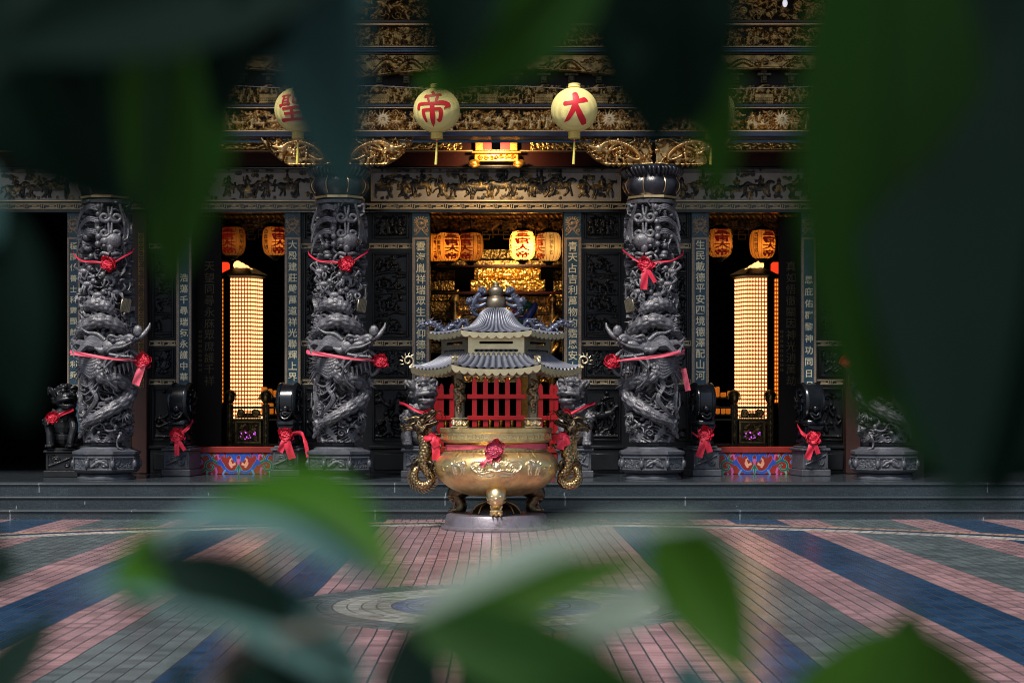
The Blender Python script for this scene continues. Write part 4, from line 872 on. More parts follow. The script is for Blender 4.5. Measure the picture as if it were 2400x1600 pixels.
for sx in (-1, 1):
    for sy in (-1, 1):
        mb = MB(); x, y = sx*.45, sy*.45
        mb.box(x-.047, x+.047, y-.047, y+.047, 1.247, 1.96, bev=.014)
        for q in (-1, 1):   # flared brackets at the foot
            mb.prism([(x+q*.047, 1.2475), (x+q*.13, 1.2475), (x+q*.105, 1.258), (x+q*.07, 1.285), (x+q*.05, 1.33), (x+q*.047, 1.36)][::q], y-.03, y+.03)
        po = mb.build('post', DULL, BURNER, 30)
        r = Rel(.19, .10, .006, seed=2); [r.spiral(.03+.043*k, .05, .026, 1.4, (-1)**k, 0, .008, 0, .014) for k in range(4)]; mb = MB(); r.flat(x-.095, y-.048, 1.262, mb)
        mb.tube([(x-.1, y-.05, 1.262), (x+.1, y-.05, 1.262)], .008, 6); mb.tube([(x-.1, y-.05, 1.365), (x+.1, y-.05, 1.365)], .008, 6); mb.build('post_foot_fret', BRASS2, po, 50)
        mb = MB(); g = random.Random(3)     # coiled beast climbing the post
        body(mb, [(x-.02, y-.06, 1.83), (x+.03, y-.085, 1.79), (x+.02, y-.09, 1.74), (x-.035, y-.085, 1.70), (x+.02, y-.095, 1.65), (x+.03, y-.09, 1.60), (x-.02, y-.085, 1.56), (x, y-.075, 1.50)], [.015, .025, .03, .034, .036, .034, .03, .028], n=20, spine=False, k=8)
        mb.ell((x, y-.085, 1.475), (.035, .035, .04), w=.6); mb.ell((x, y-.10, 1.45), (.026, .03, .024), w=.8)
        for q in range(14): mb.ell((x+g.uniform(-.04, .04), y-.06, g.uniform(1.5, 1.83)), g.uniform(.012, .02), w=.7, n=8, m=6)
        mb.build('post_beast', DARKB, po, 50, True)
# roofs
def hexpt(Rr, f, t):
    a0 = -pi*2/3+f*pi/3; p = Rr*np.array((math.cos(a0), math.sin(a0))); q = Rr*np.array((math.cos(a0+pi/3), math.sin(a0+pi/3))); return p+(q-p)*(t*.5+.5)
def hexroof(name, prof, lift, ribs, amp, m):
    """prof: (radius, height, roundness) from the eave inwards"""
    mb = MB(); nt_ = ribs*12+1; pr = cr([(a, b, c) for a, b, c in prof], 5)
    for f in range(6):
        P = []; ws = []
        for i, (rr, z, rd) in enumerate(pr):
            row = []; s = i/(len(pr)-1)
            for t in np.linspace(-1, 1, nt_):
                p = hexpt(rr, f, t); d = np.linalg.norm(p); p = p*((1-rd)+rd*rr*.93/d); zz = z+lift*abs(t)**3*(1-s)**2
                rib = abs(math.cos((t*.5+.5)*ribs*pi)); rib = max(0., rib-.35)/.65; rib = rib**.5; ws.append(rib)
                row.append((p[0], p[1], zz+amp*rib*(1-.5*s)))
            P.append(row)
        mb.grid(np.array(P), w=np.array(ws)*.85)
    o = mb.build(name, m, BURNER, 70, True); e = MB()
    return o
def eave(parent, Rr, z, lift, n, h, th, name='eave_trim'):
    for f in range(6):
        mb = MB(); up = []; lo = []; N_ = n*10
        for i in range(N_+1):
            t = -1+2*i/N_; p = hexpt(Rr+.012, f, t); zz = z+lift*abs(t)**3; up.append((p[0], p[1], zz+.022)); lo.append((p[0], p[1], zz-h*(.35+.65*abs(math.sin((t*.5+.5)*n*pi))**.8)))
        inn = [(a*(1-th/Rr), b*(1-th/Rr), c) for a, b, c in lo]; inu = [(a*(1-th/Rr), b*(1-th/Rr), c) for a, b, c in up]
        mb.grid(np.array([inu, up, lo, inn, inu])); mb.build(name, BRASS2, parent, 30)
LR = hexroof('lower_roof', [(1.05, 1.935, 0), (.93, 1.965, 0), (.80, 2.03, 0), (.70, 2.11, 0), (.64, 2.18, 0)], .055, 11, .042, PATINA_SHADE)
eave(LR, 1.05, 1.93, .055, 11, .058, .03)
mb = MB(); mb.lathe([(.5, 1.94), (1.0, 1.925), (.98, 1.905), (.5, 1.92)], 6, ph=0.); mb.build('soffit', DULL, LR, 20)
# vent box: six slotted panels
BX = thing  # (parts only below)
for f in range(6):
    mb = MB(); a = -pi/2+f*pi/3; s = .68; hw = s/2-.002; y = -s*math.cos(pi/6); M = Matrix.Rotation(a+pi/2, 4, 'Z'); z0, z1 = 2.13, 2.345
    sl = [(2.165, 2.20, .265), (2.262, 2.295, .205)]; z = z0
    for a0, b0, l in sl:
        mb.box(-hw, hw, y, y+.02, z, a0, M=M); mb.box(-hw, -l, y, y+.02, a0, b0, M=M); mb.box(l, hw, y, y+.02, a0, b0, M=M)
        for q in (-1, 1): mb.prism([(q*l, a0), (q*(l-.012), a0), (q*l, a0+.012)][::q], y, y+.02, M=M); mb.prism([(q*l, b0), (q*l, b0-.012), (q*(l-.012), b0)][::q], y, y+.02, M=M)
        z = b0
    mb.box(-hw, hw, y, y+.02, z, z1, M=M); mb.box(-hw-.012, hw+.012, y-.012, y-.0005, z0-.012, z0+.006, M=M)
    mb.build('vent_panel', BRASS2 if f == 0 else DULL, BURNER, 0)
UR = hexroof('upper_roof', [(.835, 2.375, 0), (.70, 2.395, 0), (.52, 2.425, .1), (.36, 2.47, .5), (.28, 2.55, .9), (.215, 2.65, 1), (.12, 2.712, 1), (.06, 2.715, 1)], .03, 8, .034, PATINA_SHADE)
eave(UR, .835, 2.37, .03, 8, .048, .025)
mb = MB(); mb.lathe([(.4, 2.36), (.8, 2.365), (.78, 2.345), (.4, 2.345)], 6); mb.build('soffit', DULL, UR, 20)
gp = [(.13, 2.70), (.10, 2.712), (.115, 2.735), (.126, 2.78), (.115, 2.83), (.085, 2.862), (.078, 2.874), (.088, 2.90), (.095, 2.938), (.08, 2.975), (.045, 2.995), (.036, 3.012), (.042, 3.024), (.028, 3.04), (.002, 3.045)]
gg = cr([(a, 0, b) for a, b in gp], 4); mb = MB(); mb.lathe([(max(.001, p[0]), p[2]) for p in gg], 40); mb.build('gourd_finial', DULL, BURNER, 60)
def small_dragon(M, name, m, parent):
    mb = MB(); body(mb, [(-.25, 0, .0), (-.20, 0, .07), (-.13, 0, .085), (-.07, 0, .03), (-.01, 0, .02), (.05, 0, .07), (.12, 0, .11), (.17, 0, .10)], [.012, .022, .03, .034, .036, .036, .032, .03], M=M, n=20, k=8)
    dragon_head(mb, M@Matrix.Translation((.21, 0, .10))@Matrix.Scale(.15, 4), mane=7)
    for x in (-.08, .06):
        for s in (-1, 1): mb.tube(cr([(x, s*.02, .05), (x+.03, s*.05, .03), (x+.01, s*.06, -.03)], 4), [.016, .014, .008], 7, M=M, w=.6); mb.tube(cr([(x, 0, .08), (x-.05, 0, .13), (x-.03, 0, .17)], 4), [.014, .01, .002], 6, M=M, w=.7)
    for q in range(4): mb.tube(cr([(-.24, 0, .01), (-.28-.01*q, 0, .04+.02*q), (-.27+.015*q, 0, .10+.02*q)], 4), [.012, .01, .002], 6, M=M)
    mb.build(name, m, parent, 60)
for f in range(6):      # beasts on the upper ridges, scrolls on the lower corners
    a = f*pi/3; Rz = Matrix.Rotation(a, 4, 'Z')
    if f in (0, 3): small_dragon(Rz@Matrix.Translation((.67, 0, 2.425))@Matrix.Scale(.95, 4), 'ridge_dragon', BLUEB, UR)
    if f not in (0, 3): M = Rz@Matrix.Translation((.97, 0, 2.03))@Matrix.Scale(.42, 4)
    else: M = Rz@Matrix.Translation((.40, 0, 2.47))@Matrix.Scale(.62, 4)
    mb = MB(); mb.tube(cr([(-.1, 0, -.02), (-.06, 0, .12), (.03, 0, .14), (.10, 0, .05), (.16, 0, .02), (.19, 0, .1)], 6), [.03, .045, .05, .045, .035, .01], 10, M=M)
    for q in range(8): mb.tube(cr([(-.06+q*.03, 0, .1), (-.09+q*.03, (-1)**q*.04, .17), (-.06+q*.035, (-1)**q*.05, .21)], 4), [.02, .014, .003], 6, M=M)
    mb.ell((.12, 0, .14), (.05, .045, .045), M=M); mb.ell((.17, 0, .13), (.035, .03, .028), M=M); mb.build('ridge_beast', BLUEB if f in (0, 3) else BRASS2, UR if f in (0, 3) else LR, 60)
    if f not in (0, 3): continue
    mb = MB(); M = Rz@Matrix.Translation((1.03, 0, 2.02))@Matrix.Rotation(pi/2, 4, 'X'); sp = lambda x, y, r, tn, d, a0, t: mb.tube(cr([(x+r*(1-.8*q/14)*math.cos(a0+d*q/14*tn*6.28), y+r*(1-.8*q/14)*math.sin(a0+d*q/14*tn*6.28), 0) for q in range(15)], 2), [t, t*.8], 7, M=M)
    sp(.06, .055, .075, 1.3, -1, -1.8, .013); mb.tube(cr([(-.16, -.06, 0), (-.06, -.055, 0), (.0, -.03, 0), (.05, -.025, 0)], 5), [.008, .012, .014, .013], 7, M=M); sp(-.07, -.015, .03, 1.1, 1, 3.6, .008); sp(0, .0, .028, 1.1, 1, 4, .009)
    for q in range(6): b = -.6+q*.55; mb.tube([(.06+.07*math.cos(b), .055+.07*math.sin(b), 0), (.06+.105*math.cos(b+.15), .055+.105*math.sin(b+.15), 0)], [.010, .003], 6, M=M)
    mb.build('corner_scroll', BRASS2, LR, 60)
def side_beast(s):      # shaggy beast clinging to the gourd
    mb = MB(); X = lambda x, y: (U1(1145, 0)[0]+s*abs(U1(x, 0)[0]-U1(1145, 0)[0]), -.03, U1(0, y)[1])
    e = lambda x, y, r_, d=0: mb.ell(np.array(X(x, y))+np.array((0, d, 0)), r_, w=.4)
    P = [X(905, 470), X(912, 400), X(945, 345), X(985, 300)]; mb.tube(cr(P, 5), [.038, .048, .044, .04], 12)
    e(1000, 272, (.05, .05, .048)); e(1030, 288, (.03, .032, .028), -.02); e(882, 375, (.055, .05, .05)); g = random.Random(7)
    for q in range(70):
        i = g.random(); c = cr(P, 5); k = int(i*(len(c)-1)); d = np.array([g.gauss(0, 1) for _ in range(3)]); d /= np.linalg.norm(d); mb.ell(c[k]+d*.042, g.uniform(.010, .016), n=8, m=6, w=.7)
    for cx, cy, r0 in ((1000, 270, .046), (882, 375, .046)):
        for q in range(36): d = np.array([g.gauss(0, 1) for _ in range(3)]); d /= np.linalg.norm(d); mb.ell(np.array(X(cx, cy))+d*r0, .014, n=8, m=6, w=.8)
    mb.tube(cr([X(960, 350), X(1010, 360), X(1050, 345)], 4), [.035, .03, .025], 10); mb.tube(cr([X(925, 420), X(975, 430), X(1040, 400)], 4), [.04, .032, .025], 10); mb.tube(cr([X(900, 440), X(920, 500), X(960, 520)], 4), [.035, .03, .02], 10)
    mb.build('finial_beast', BLUEB, BURNER, 60)
side_beast(-1); side_beast(1)
def handle(s):
    mb = MB(); mb.wf = .6; q = lambda x, y, d=0.: (U2(x, y)[0]*-s, d-.08, U2(x, y)[1])
    P = [q(400, 460), q(395, 520), q(425, 590), q(425, 680), q(405, 770), q(425, 850), q(470, 920), q(480, 985), q(425, 1030), q(350, 1015), q(308, 950), q(325, 880), q(352, 850)]
    body(mb, P, [.055, .066, .074, .078, .072, .062, .055, .05, .05, .052, .05, .042, .03], n=40, k=14, rows=5., amp=.15)
    sx = 1 if s < 0 else -1
    mb.wf = .15; H = Matrix.Translation(q(415, 395))@Matrix.Diagonal((sx, 1, 1, 1))@Matrix.Rotation(R(-30), 4, 'Y')@Matrix.Rotation(R(-14), 4, 'Z')@Matrix.Scale(.31, 4); dragon_head(mb, H, mane=11, seed=4)
    mb.tube(cr([q(345, 350), q(360, 430), q(400, 490)], 5), [.06, .075, .065], 14, w=.3)
    for i in range(7): mb.tube(cr([q(360+i*12, 380+i*8, -.05), q(345+i*9, 430+i*10, -.07), q(352+i*12, 500+i*6, -.05), q(375+i*12, 545+i*4, -.03)], 5), [.02, .026, .02, .004], 7, w=.6)
    for i in range(4): mb.tube(cr([q(400, 790), q(345-i*12, 770+i*12), q(330-i*14, 820+i*22), q(300-i*8, 790+i*30)], 5), [.03, .028, .02, .003], 7, w=.7)
    for i in range(8): a = i/7; x, y = 300+a*150-60*math.sin(a*3), 920+a*90+35*math.sin(a*3); mb.tube([q(x+18, y), q(x-14, y+14), q(x-38, y+8)], [.016, .012, .002], 6, w=.9)
    for c, a in (((560, 625), 0.), ((495, 860), .4), ((470, 950), 1.)): claw(mb, q(*c, -.05), .06, None, a if s < 0 else pi-a, .9)
    mb.tube(cr([q(425, 590), q(480, 640, -.05), q(555, 625, -.05)], 5), [.045, .04, .03], 10, w=.5); mb.tube(cr([q(470, 520), q(540, 515), q(585, 520)], 4), [.022, .022, .018], 8, w=.4); mb.tube(cr([q(420, 800), q(480, 800, -.06), q(500, 860, -.05)], 5), [.04, .035, .03], 10, w=.5)
    mb.build('dragon_handle', DRAGON, BURNER, 60, True)
handle(-1); handle(1)
# sash on the neck of the bowl, bows on the handles
t = thing('ribbon_bow', 'faded red sash with a gathered rosette tied round the neck of the brass burner', 'ribbon', (0, YU, 1.0), 0, 'silk ribbons on the incense burner')
mb = MB(); n = 90; P = []
for i in range(n+1):
    a = i*2*pi/n; wv = .006*math.sin(a*9); fr = max(0, math.cos(a))**6; P.append([((.632+wv+e*.004)*math.sin(a), -(.632+wv+e*.004)*math.cos(a), .018+e*(.036-.022*fr)+.012*math.sin(a*2+1)) for e in (-1, -.5, 0, .5, 1)])
mb.grid(np.array(P)); mb.build('band', PINK, t, 60)
o = link('rosette', rosette_mesh(11), None, t); o.data.materials.append(mat('cerise_silk', (.55, .07, .13), .5, 0, .5, 22)); x, z = U2(1125, 655); o.location = (x, -.72, z-1.0); o.scale = (.112, .1, .105)
for p, w in (([(x-.06, -.72, -.10), (x-.12, -.80, -.15), (x-.16, -.80, -.205)], .06), ([(x-.02, -.74, -.08), (x-.05, -.80, -.13), (x-.05, -.80, -.165)], .05)):
    mb = MB(); strip(mb, p, w, (1, 0, .3)); mb.build('tail', PINK, t, 60)
for s, lb in ((-1, 'left'), (1, 'right')):
    x, z = U2(495, 535) if s < 0 else U2(1815, 520); c = np.array((x, YU-.17, z))
    bow('crumpled red ribbon round the neck of the burner\'s %s dragon handle' % lb, c, .05, [([c+np.array((-.13, .06, -.03)), c+np.array((-.06, -.03, -.02)), c+np.array((0, -.05, .0)), c+np.array((.09, .02, -.05))], .07)],
        [([(.0, -.03, 0), (.03, -.05, -.06), (.065, -.04, -.12)], .09)]+([([(.03, .0, -.02), (.05, -.02, -.16), (.05, -.01, -.29)], .10)] if s < 0 else [([(-.01, -.03, 0), (-.02, -.05, -.1), (-.03, -.04, -.17)], .09)]), CLOTH, 20+s, 'silk ribbons on the incense burner')
# ---------------------------------------------------------------- stone lions, drum stones
def plinth(mb, w, d, h, carve_seed=None):
    mb.box(-w/2, w/2, -d/2, d/2, 0, h*.22, bev=.01); mb.box(-w*.44, w*.44, -d*.44, d*.44, h*.2201, h*.84, bev=.01); mb.box(-w/2, w/2, -d/2, d/2, h*.8401, h*.93, bev=.01); mb.box(-w*.40, w*.40, -d*.40, d*.40, h*.9301, h, bev=.01)
    if carve_seed is not None:
        r = Rel(w*.76, h*.5, .009, seed=carve_seed); r.spiral(r.w*.3, r.h*.6, r.h*.26, 1.6, 1, 0, r.h*.08, 0, .02); r.spiral(r.w*.72, r.h*.35, r.h*.22, 1.5, -1, 1, r.h*.07, 0, .02); r.stroke([(.02, .05), (r.w*.5, r.h*.5), (r.w-.02, r.h*.85)], r.h*.09, r.h*.05, 0, .025)
        for i in range(5): r.leaf(r.r.uniform(0, r.w), r.r.uniform(0, r.h), r.r.uniform(0, 6), r.h*.4, r.h*.07, 0, .02)
        for q in ((0, .012, 0, r.h), (r.w-.012, r.w, 0, r.h)): mb.box(q[0]-r.w/2, q[1]-r.w/2, -d*.44-.012, -d*.4401, h*.28, h*.78)
        r.flat(-r.w/2, -d*.4401, h*.28, mb)
def lion(name, label, loc, flip, h, m=STONE, group='stone guardian lions on carved plinths'):
    """head turned to +X"""
    t = thing(name, label, 'statue', loc, 0, group)
    mb = MB(); plinth(mb, .56, .56, .46, 3); mb.build('plinth', PLINTH if m is STONE else STONE2, t, 35)
    mb = MB(); H = .46
    e = lambda c, r, **k: mb.ell((c[0], c[1], c[2]+H), r, **k); tu = lambda p, r, n=10: mb.tube(cr([(a, b, c+H) for a, b, c in p], 5), r, n)
    e((-.02, .08, .17), (.2, .22, .19)); e((-.02, -.0, .38), (.18, .17, .26)); e((-.01, -.07, .52), (.16, .13, .16))     # haunch, chest
    tu([(-.17, -.05, .50), (-.22, -.12, .36), (-.20, -.17, .24), (-.18, -.2, .06)], [.085, .08, .062, .065]); tu([(.13, -.06, .48), (.18, -.14, .32), (.16, -.18, .2), (.14, -.22, .05)], [.08, .075, .06, .062])
    for x in (-.18, .14): e((x, -.24, .04), (.075, .10, .045)); [e((x+(i-1)*.042, -.315, .035), (.024, .035, .026)) for i in range(3)]
    for x in (-.21, .19): e((x, .02, .13), (.09, .17, .13)); e((x, -.12, .04), (.065, .12, .045))
    tu([(-.05, .26, .1), (-.12, .33, .3), (-.04, .34, .5), (.06, .33, .58)], [.06, .075, .06, .02])
    B = mb; hd = Matrix.Translation((.03, -.10, .80+H))@Matrix.Rotation(R(36), 4, 'Z')        # head: local -Y is forward
    E_ = lambda c, r, **k: B.ell(c, r, M=hd, **k); TU = lambda p, r, n=10: B.tube(cr(p, 5), r, n, M=hd)
    E_((0, .02, .02), (.19, .19, .19)); E_((0, -.15, .01), (.145, .11, .09)); E_((0, -.24, .045), (.06, .04, .045)); E_((0, -.13, -.15), (.125, .12, .05)); E_((0, -.2, -.13), (.09, .06, .045))
    for s in (-1, 1):
        E_((s*.045, -.26, .045), (.032, .026, .03)); E_((s*.085, -.165, .115), (.048, .04, .042)); TU([(s*.02, -.17, .15), (s*.09, -.18, .175), (s*.165, -.1, .14)], [.025, .035, .02])
        TU([(0, -.255, -.0), (s*.08, -.225, -.02), (s*.145, -.14, -.035), (s*.15, -.06, -.07)], [.025, .03, .034, .03]); TU([(0, -.235, -.11), (s*.08, -.2, -.12), (s*.135, -.1, -.11)], [.02, .024, .024])
        E_((s*.20, .0, .08), (.04, .09, .11), rot=Matrix.Rotation(s*.5, 4, 'Y')); [TU([(s*.19, -.02, .04), (s*.25, -.0+.03*i, .1+.03*i), (s*.26, .06, .14-.045*i)], [.02, .026, .012], 7) for i in range(3)]
        for i in range(3): E_((s*.10, -.17, -.075), (.018, .018, .035))
    g = random.Random(4)
    for i in range(64):
        a = g.uniform(0, 2*pi); b = g.uniform(-.5, 1.35); d = np.array((math.cos(a)*math.cos(b), math.sin(a)*math.cos(b), math.sin(b)))
        if d[1] < -.25 and d[2] < .75: continue
        E_(d*.185+np.array((0, .02, .02)), g.uniform(.032, .046), n=9, m=6)
    for i in range(20): a = g.uniform(-2.6, 2.6); E_((.17*math.sin(a), .06-.13*math.cos(a)*-1 if abs(a) > 1.2 else -.02, -.2-g.uniform(0, .1)), g.uniform(.03, .05), n=9, m=6)
    for i in range(9): E_(((i-4)*.026, -.175+abs(i-4)*.014, -.21), (.02, .03, .045), n=8, m=6)
    e((-.235, -.2, .42), (.075, .075, .075)); [e((-.235+.055*math.cos(a), -.25+.02*math.sin(a*2), .42+.055*math.sin(a)), .022, n=8, m=6) for a in np.linspace(0, 6.28, 8)]     # embroidered ball strap
    tu([(-.16, -.16, .62), (0, -.23, .55), (.15, -.17, .6)], .018, 8)
    B.fuse('body', m, t, .0075, 1); return t
LX, LXR = ax(966, 25.4), ax(1318, 25.4)
l1 = lion('stone_lion', 'grey stone lion on a carved plinth left of the central doorway', (LX, 25.4, CZ), False, 1)
dup(l1, 'grey stone lion on a carved plinth right of the central doorway', (LXR, 25.4, CZ), True)
for s, X, lb in ((1, LX, 'left'), (-1, LXR, 'right')):
    c = (X+s*.13, 25.02, az(953, 25.1)); p = [(X-s*.31, 25.28, az(925, 25.1)), (X-s*.2, 25.12, az(930, 25.1)), (X-s*.03, 25.03, az(943, 25.1)), (X+s*.08, 25.0, az(949, 25.1))]
    bow('red silk bow across the chest of the %s stone lion' % lb, c, .075, [(p, .04)], [] if s > 0 else [([(.0, -.03, 0), (.05, -.06, -.1), (.09, -.05, -.2)], .12)], CLOTH, 30+s)
LF = ax(143, 25.4)
lf = lion('stone_lion', 'small black lion statue with gilt foot band beside the far left column', (LF, 25.55, CZ), False, 1, STONE2)
lf.scale = (.92, .92, .93)
bow('dark red bow hanging on the black lion at far left', (ax(124, 25.1), 25.05, az(958, 25.1)), .085, [([(ax(165, 25.1), 25.2, az(940, 25.1)), (ax(150, 25.1), 25.08, az(947, 25.1)), (ax(132, 25.1), 25.04, az(956, 25.1))], .05)], (), CLOTH, 33)
def drum(label, loc, flip):
    t = thing('drum_stone', label, 'drum stone', loc, 0, 'drum stones flanking the side doorways')
    mb = MB(); plinth(mb, .45, .62, .45, 12); mb.build('plinth', PLINTH, t, 35)
    mb = MB(); H = .45
    mb.box(-.13, .13, -.22, .26, H, H+.10, bev=.02); mb.box(-.145, .145, -.28, .3, H+.3, H+.40, bev=.03)
    mb.tube(cr([(0, -.22, H+.09), (0, -.17, H+.2), (0, -.24, H+.32)], 5), [.12, .105, .13], 16); mb.box(-.11, .11, -.1, .25, H+.08, H+.34, bev=.02)
    M = Matrix.Translation((0, .02, H+.66))@Matrix.Rotation(pi/2, 4, 'Y')
    mb.lathe([(.02, -.155), (.16, -.155), (.19, -.145), (.24, -.14), (.285, -.15), (.30, -.135), (.305, -.10), (.285, -.085), (.285, .085), (.305, .10), (.30, .135), (.285, .15), (.24, .14), (.19, .145), (.16, .155), (.02, .155)], 64, M=M)
    mb.tube(cr([(-.08, -.24, H+.50), (-.06, -.29, H+.44), (0, -.305, H+.41), (.06, -.29, H+.44), (.08, -.24, H+.50)], 5), .018, 8); mb.tube(cr([(-.06, -.25, H+.5), (0, -.305, H+.46), (.06, -.25, H+.5)], 5), .016, 8); mb.ell((0, -.275, H+.56), (.045, .03, .045))
    for s in (-1, 1): [mb.tube([(s*.158+.0*math.cos(a), .02+.13*math.cos(a), H+.66+.13*math.sin(a)), (s*.172, .02+.19*math.cos(a+.4), H+.66+.19*math.sin(a+.4))], [.02, .012], 7) for a in np.linspace(0, 5.6, 9)]
    mb.build('drum', PSTONE, t, 45); return t
dz = []
for i, (dx, lb) in enumerate(((417, 'leftmost polished drum stone, at the left edge of the left doorway'), (663, 'polished drum stone between the left doorway and the left central column'), (1614, 'polished drum stone between the right central column and the right doorway'), (1861, 'rightmost polished drum stone, at the right edge of the right doorway'))):
    X = ax(dx, 25.9); loc = (X, 25.95, CZ)
    if i == 0: d0 = drum(lb, loc, False); d0.rotation_euler[2] = R(-8)
    else: dup(d0, lb, loc, False, rz=R((-8, -5, 7, 9)[i]))
    s = 1 if i in (0, 1) else -1; bx = (406, 656, 1619, 1868)[i]; by = (1000, 998, 997, 1005)[i]; c = (ax(bx, 25.5), 25.56, az(by, 25.5)); q = lambda a, b, Y=25.6: (ax(a, Y), Y, az(b, Y))
    bands = [[([q(443, 964, 25.75), q(434, 980), q(420, 992), q(412, 997)], .045)], [([q(640, 984, 25.75), q(646, 992), q(651, 996)], .05), ([q(664, 998), q(690, 994, 25.75), q(700, 1010, 25.7), q(708, 1050, 25.7)], .06)], [([q(1588, 992, 25.75), q(1602, 1002), q(1612, 1004)], .03), ([q(1643, 976, 25.75), q(1634, 992), q(1626, 998)], .035)], [([q(1831, 976, 25.75), q(1840, 992, 25.6), q(1855, 1003), q(1860, 1005)], .05)]][i]
    tails = [[(tail(.12, .22, .1), .06), (tail(-.0, .3, .1), .07)], [(tail(-.09, .26, .1), .09), (tail(.10, .36, .1), .11)], [(tail(-.09, .34, .1), .11), (tail(.08, .27, .1), .09)], [(tail(-.09, .32, .1), .10), (tail(.08, .24, .1), .07)]][i]
    bow('red silk bow tied under the %s' % ('leftmost drum stone', 'drum stone right of the left doorway', 'drum stone left of the right doorway', 'rightmost drum stone')[i], c, .10, bands, tails, CLOTH, 40+i)
# ---------------------------------------------------------------- couplet boards
def board(label, dx0, dx1, chars, first=566, pitch=None, y0=490, empty=0):
    x0, x1 = ax(dx0, YW), ax(dx1, YW); xm = (x0+x1)/2; w = x1-x0; t = thing('couplet_board', label, 'sign board', (xm, YW-.05, FLOOR+.004), 0, 'gilt lettered boards framing the doorways'); Z = lambda d: az(d, YW)-FLOOR-.004
    mb = MB(); mb.box(-w/2, w/2, -.03, .049, 0, Z(485), bev=.006); mb.build('board', BOARD, t, 30)
    mb = MB(); zt, zb_ = Z(546), Z(887); b = w*.17
    for q in ((-w/2+.004, w/2-.004, zt-b*.8, zt), (-w/2+.004, w/2-.004, zb_, zb_+b*.8), (-w/2+.004, -w/2+b, zb_+b*.8, zt-b*.8), (w/2-b, w/2-.004, zb_+b*.8, zt-b*.8)): mb.box(q[0], q[1], -.037, -.0302, q[2], q[3])
    for k in range(46):
        z = zb_+b+(zt-zb_-2*b)*k/45
        for s in (-1, 1): mb.box(s*(w/2-b/2)-.006, s*(w/2-b/2)+.006, -.040, -.0371, z, z+.028)
    bd = mb.build('border', SPECK, t, 0)
    mb = MB(); r = Rel(w*.9, .36, .006, seed=dx0); cx = r.w/2
    for s in (-1, 1):
        r.spiral(cx+s*.05, .2, .03, 1.4, s, 0, .008, 0, .012); r.spiral(cx+s*.08, .09, .03, 1.3, -s, 1, .008, 0, .012); r.spiral(cx+s*.09, .24, .022, 1.3, s, 2, .007, 0, .012); r.stroke([(cx+s*.02, .1), (cx+s*.06, .05), (cx+s*.1, .02)], .010, .006, 0, .012)
        for q in range(7): a = pi/2-s*q*.36; r.leaf(cx+.07*math.cos(a), .2+.07*math.sin(a), a, .05, .008, 0, .012)
    r.stroke([(cx+.07*math.cos(a), .2+.07*math.sin(a)) for a in np.linspace(0, 6.28, 17)], .008, .008, 0, .012, 2); r.disc(cx, .2, .03, 0, .02); r.stroke([(cx-.05, .13), (cx, .11), (cx+.05, .13)], .01, .01, 0, .012)
    r.flat(-r.w/2, -.031, Z(546)+.012, mb); mb.build('emblem', SPECK, t, 60)
    n = len(chars); p = pitch or (872-first)/(n-1)*1.0
    for i, ch in enumerate(chars):
        if ch != ' ': mb = MB(); mb.text(ch, w*.56, face(0, -.034, Z(first+i*p)), .008, .012); mb.build('character', LETTER, t, 0)
    mb = MB()           # signature rows of tiny marks under the border
    for c in range(4):
        for k in range((2, 5, 6, 4)[c] if c else 3):
            X = (c-1.5)*w*.13; z = Z(895+k*5.2); [mb.box(X-.009+a, X-.009+a+.007, -.034, -.0302, z-.022+q, z-.022+q+.006) for a, q in ((0, 0), (.01, .004), (.003, .012), (.012, .015))]
    mb.build('signature', LETTER, t, 0)
board('teal board with gilt characters on the left side of the central doorway', 947, 987, '雲海胤祥瑞眾生共仰德諍波', 567, 24.9)
board('teal board with gilt characters on the right side of the central doorway', 1295, 1335, '青天占吉利萬物均霑恩安士', 567, 24.9)
board('teal board with gilt characters on the right side of the left doorway', 655, 692, '大殿建莊嚴萬道祥光聯輝上界', 563, 25.2)
board('teal gilt board at the left of the left doorway, its top behind a leaf', 407, 442, '   浩蕩千尋瑞氣永護中華', 563, 25.2)
board('teal board with gilt characters on the left side of the right doorway', 1587, 1627, '生民戴德平安四境德澤配山河', 563, 24.9)
board('teal board with gilt characters on the right side of the right doorway', 1838, 1873, '  恩庇佑群黎神功同日月', 590, 26.8)
board('dim teal board with orange gilt characters left of the far left column', 157, 187, '穩膠傳善士科靈顯赫千年利興', 566, 24.6)
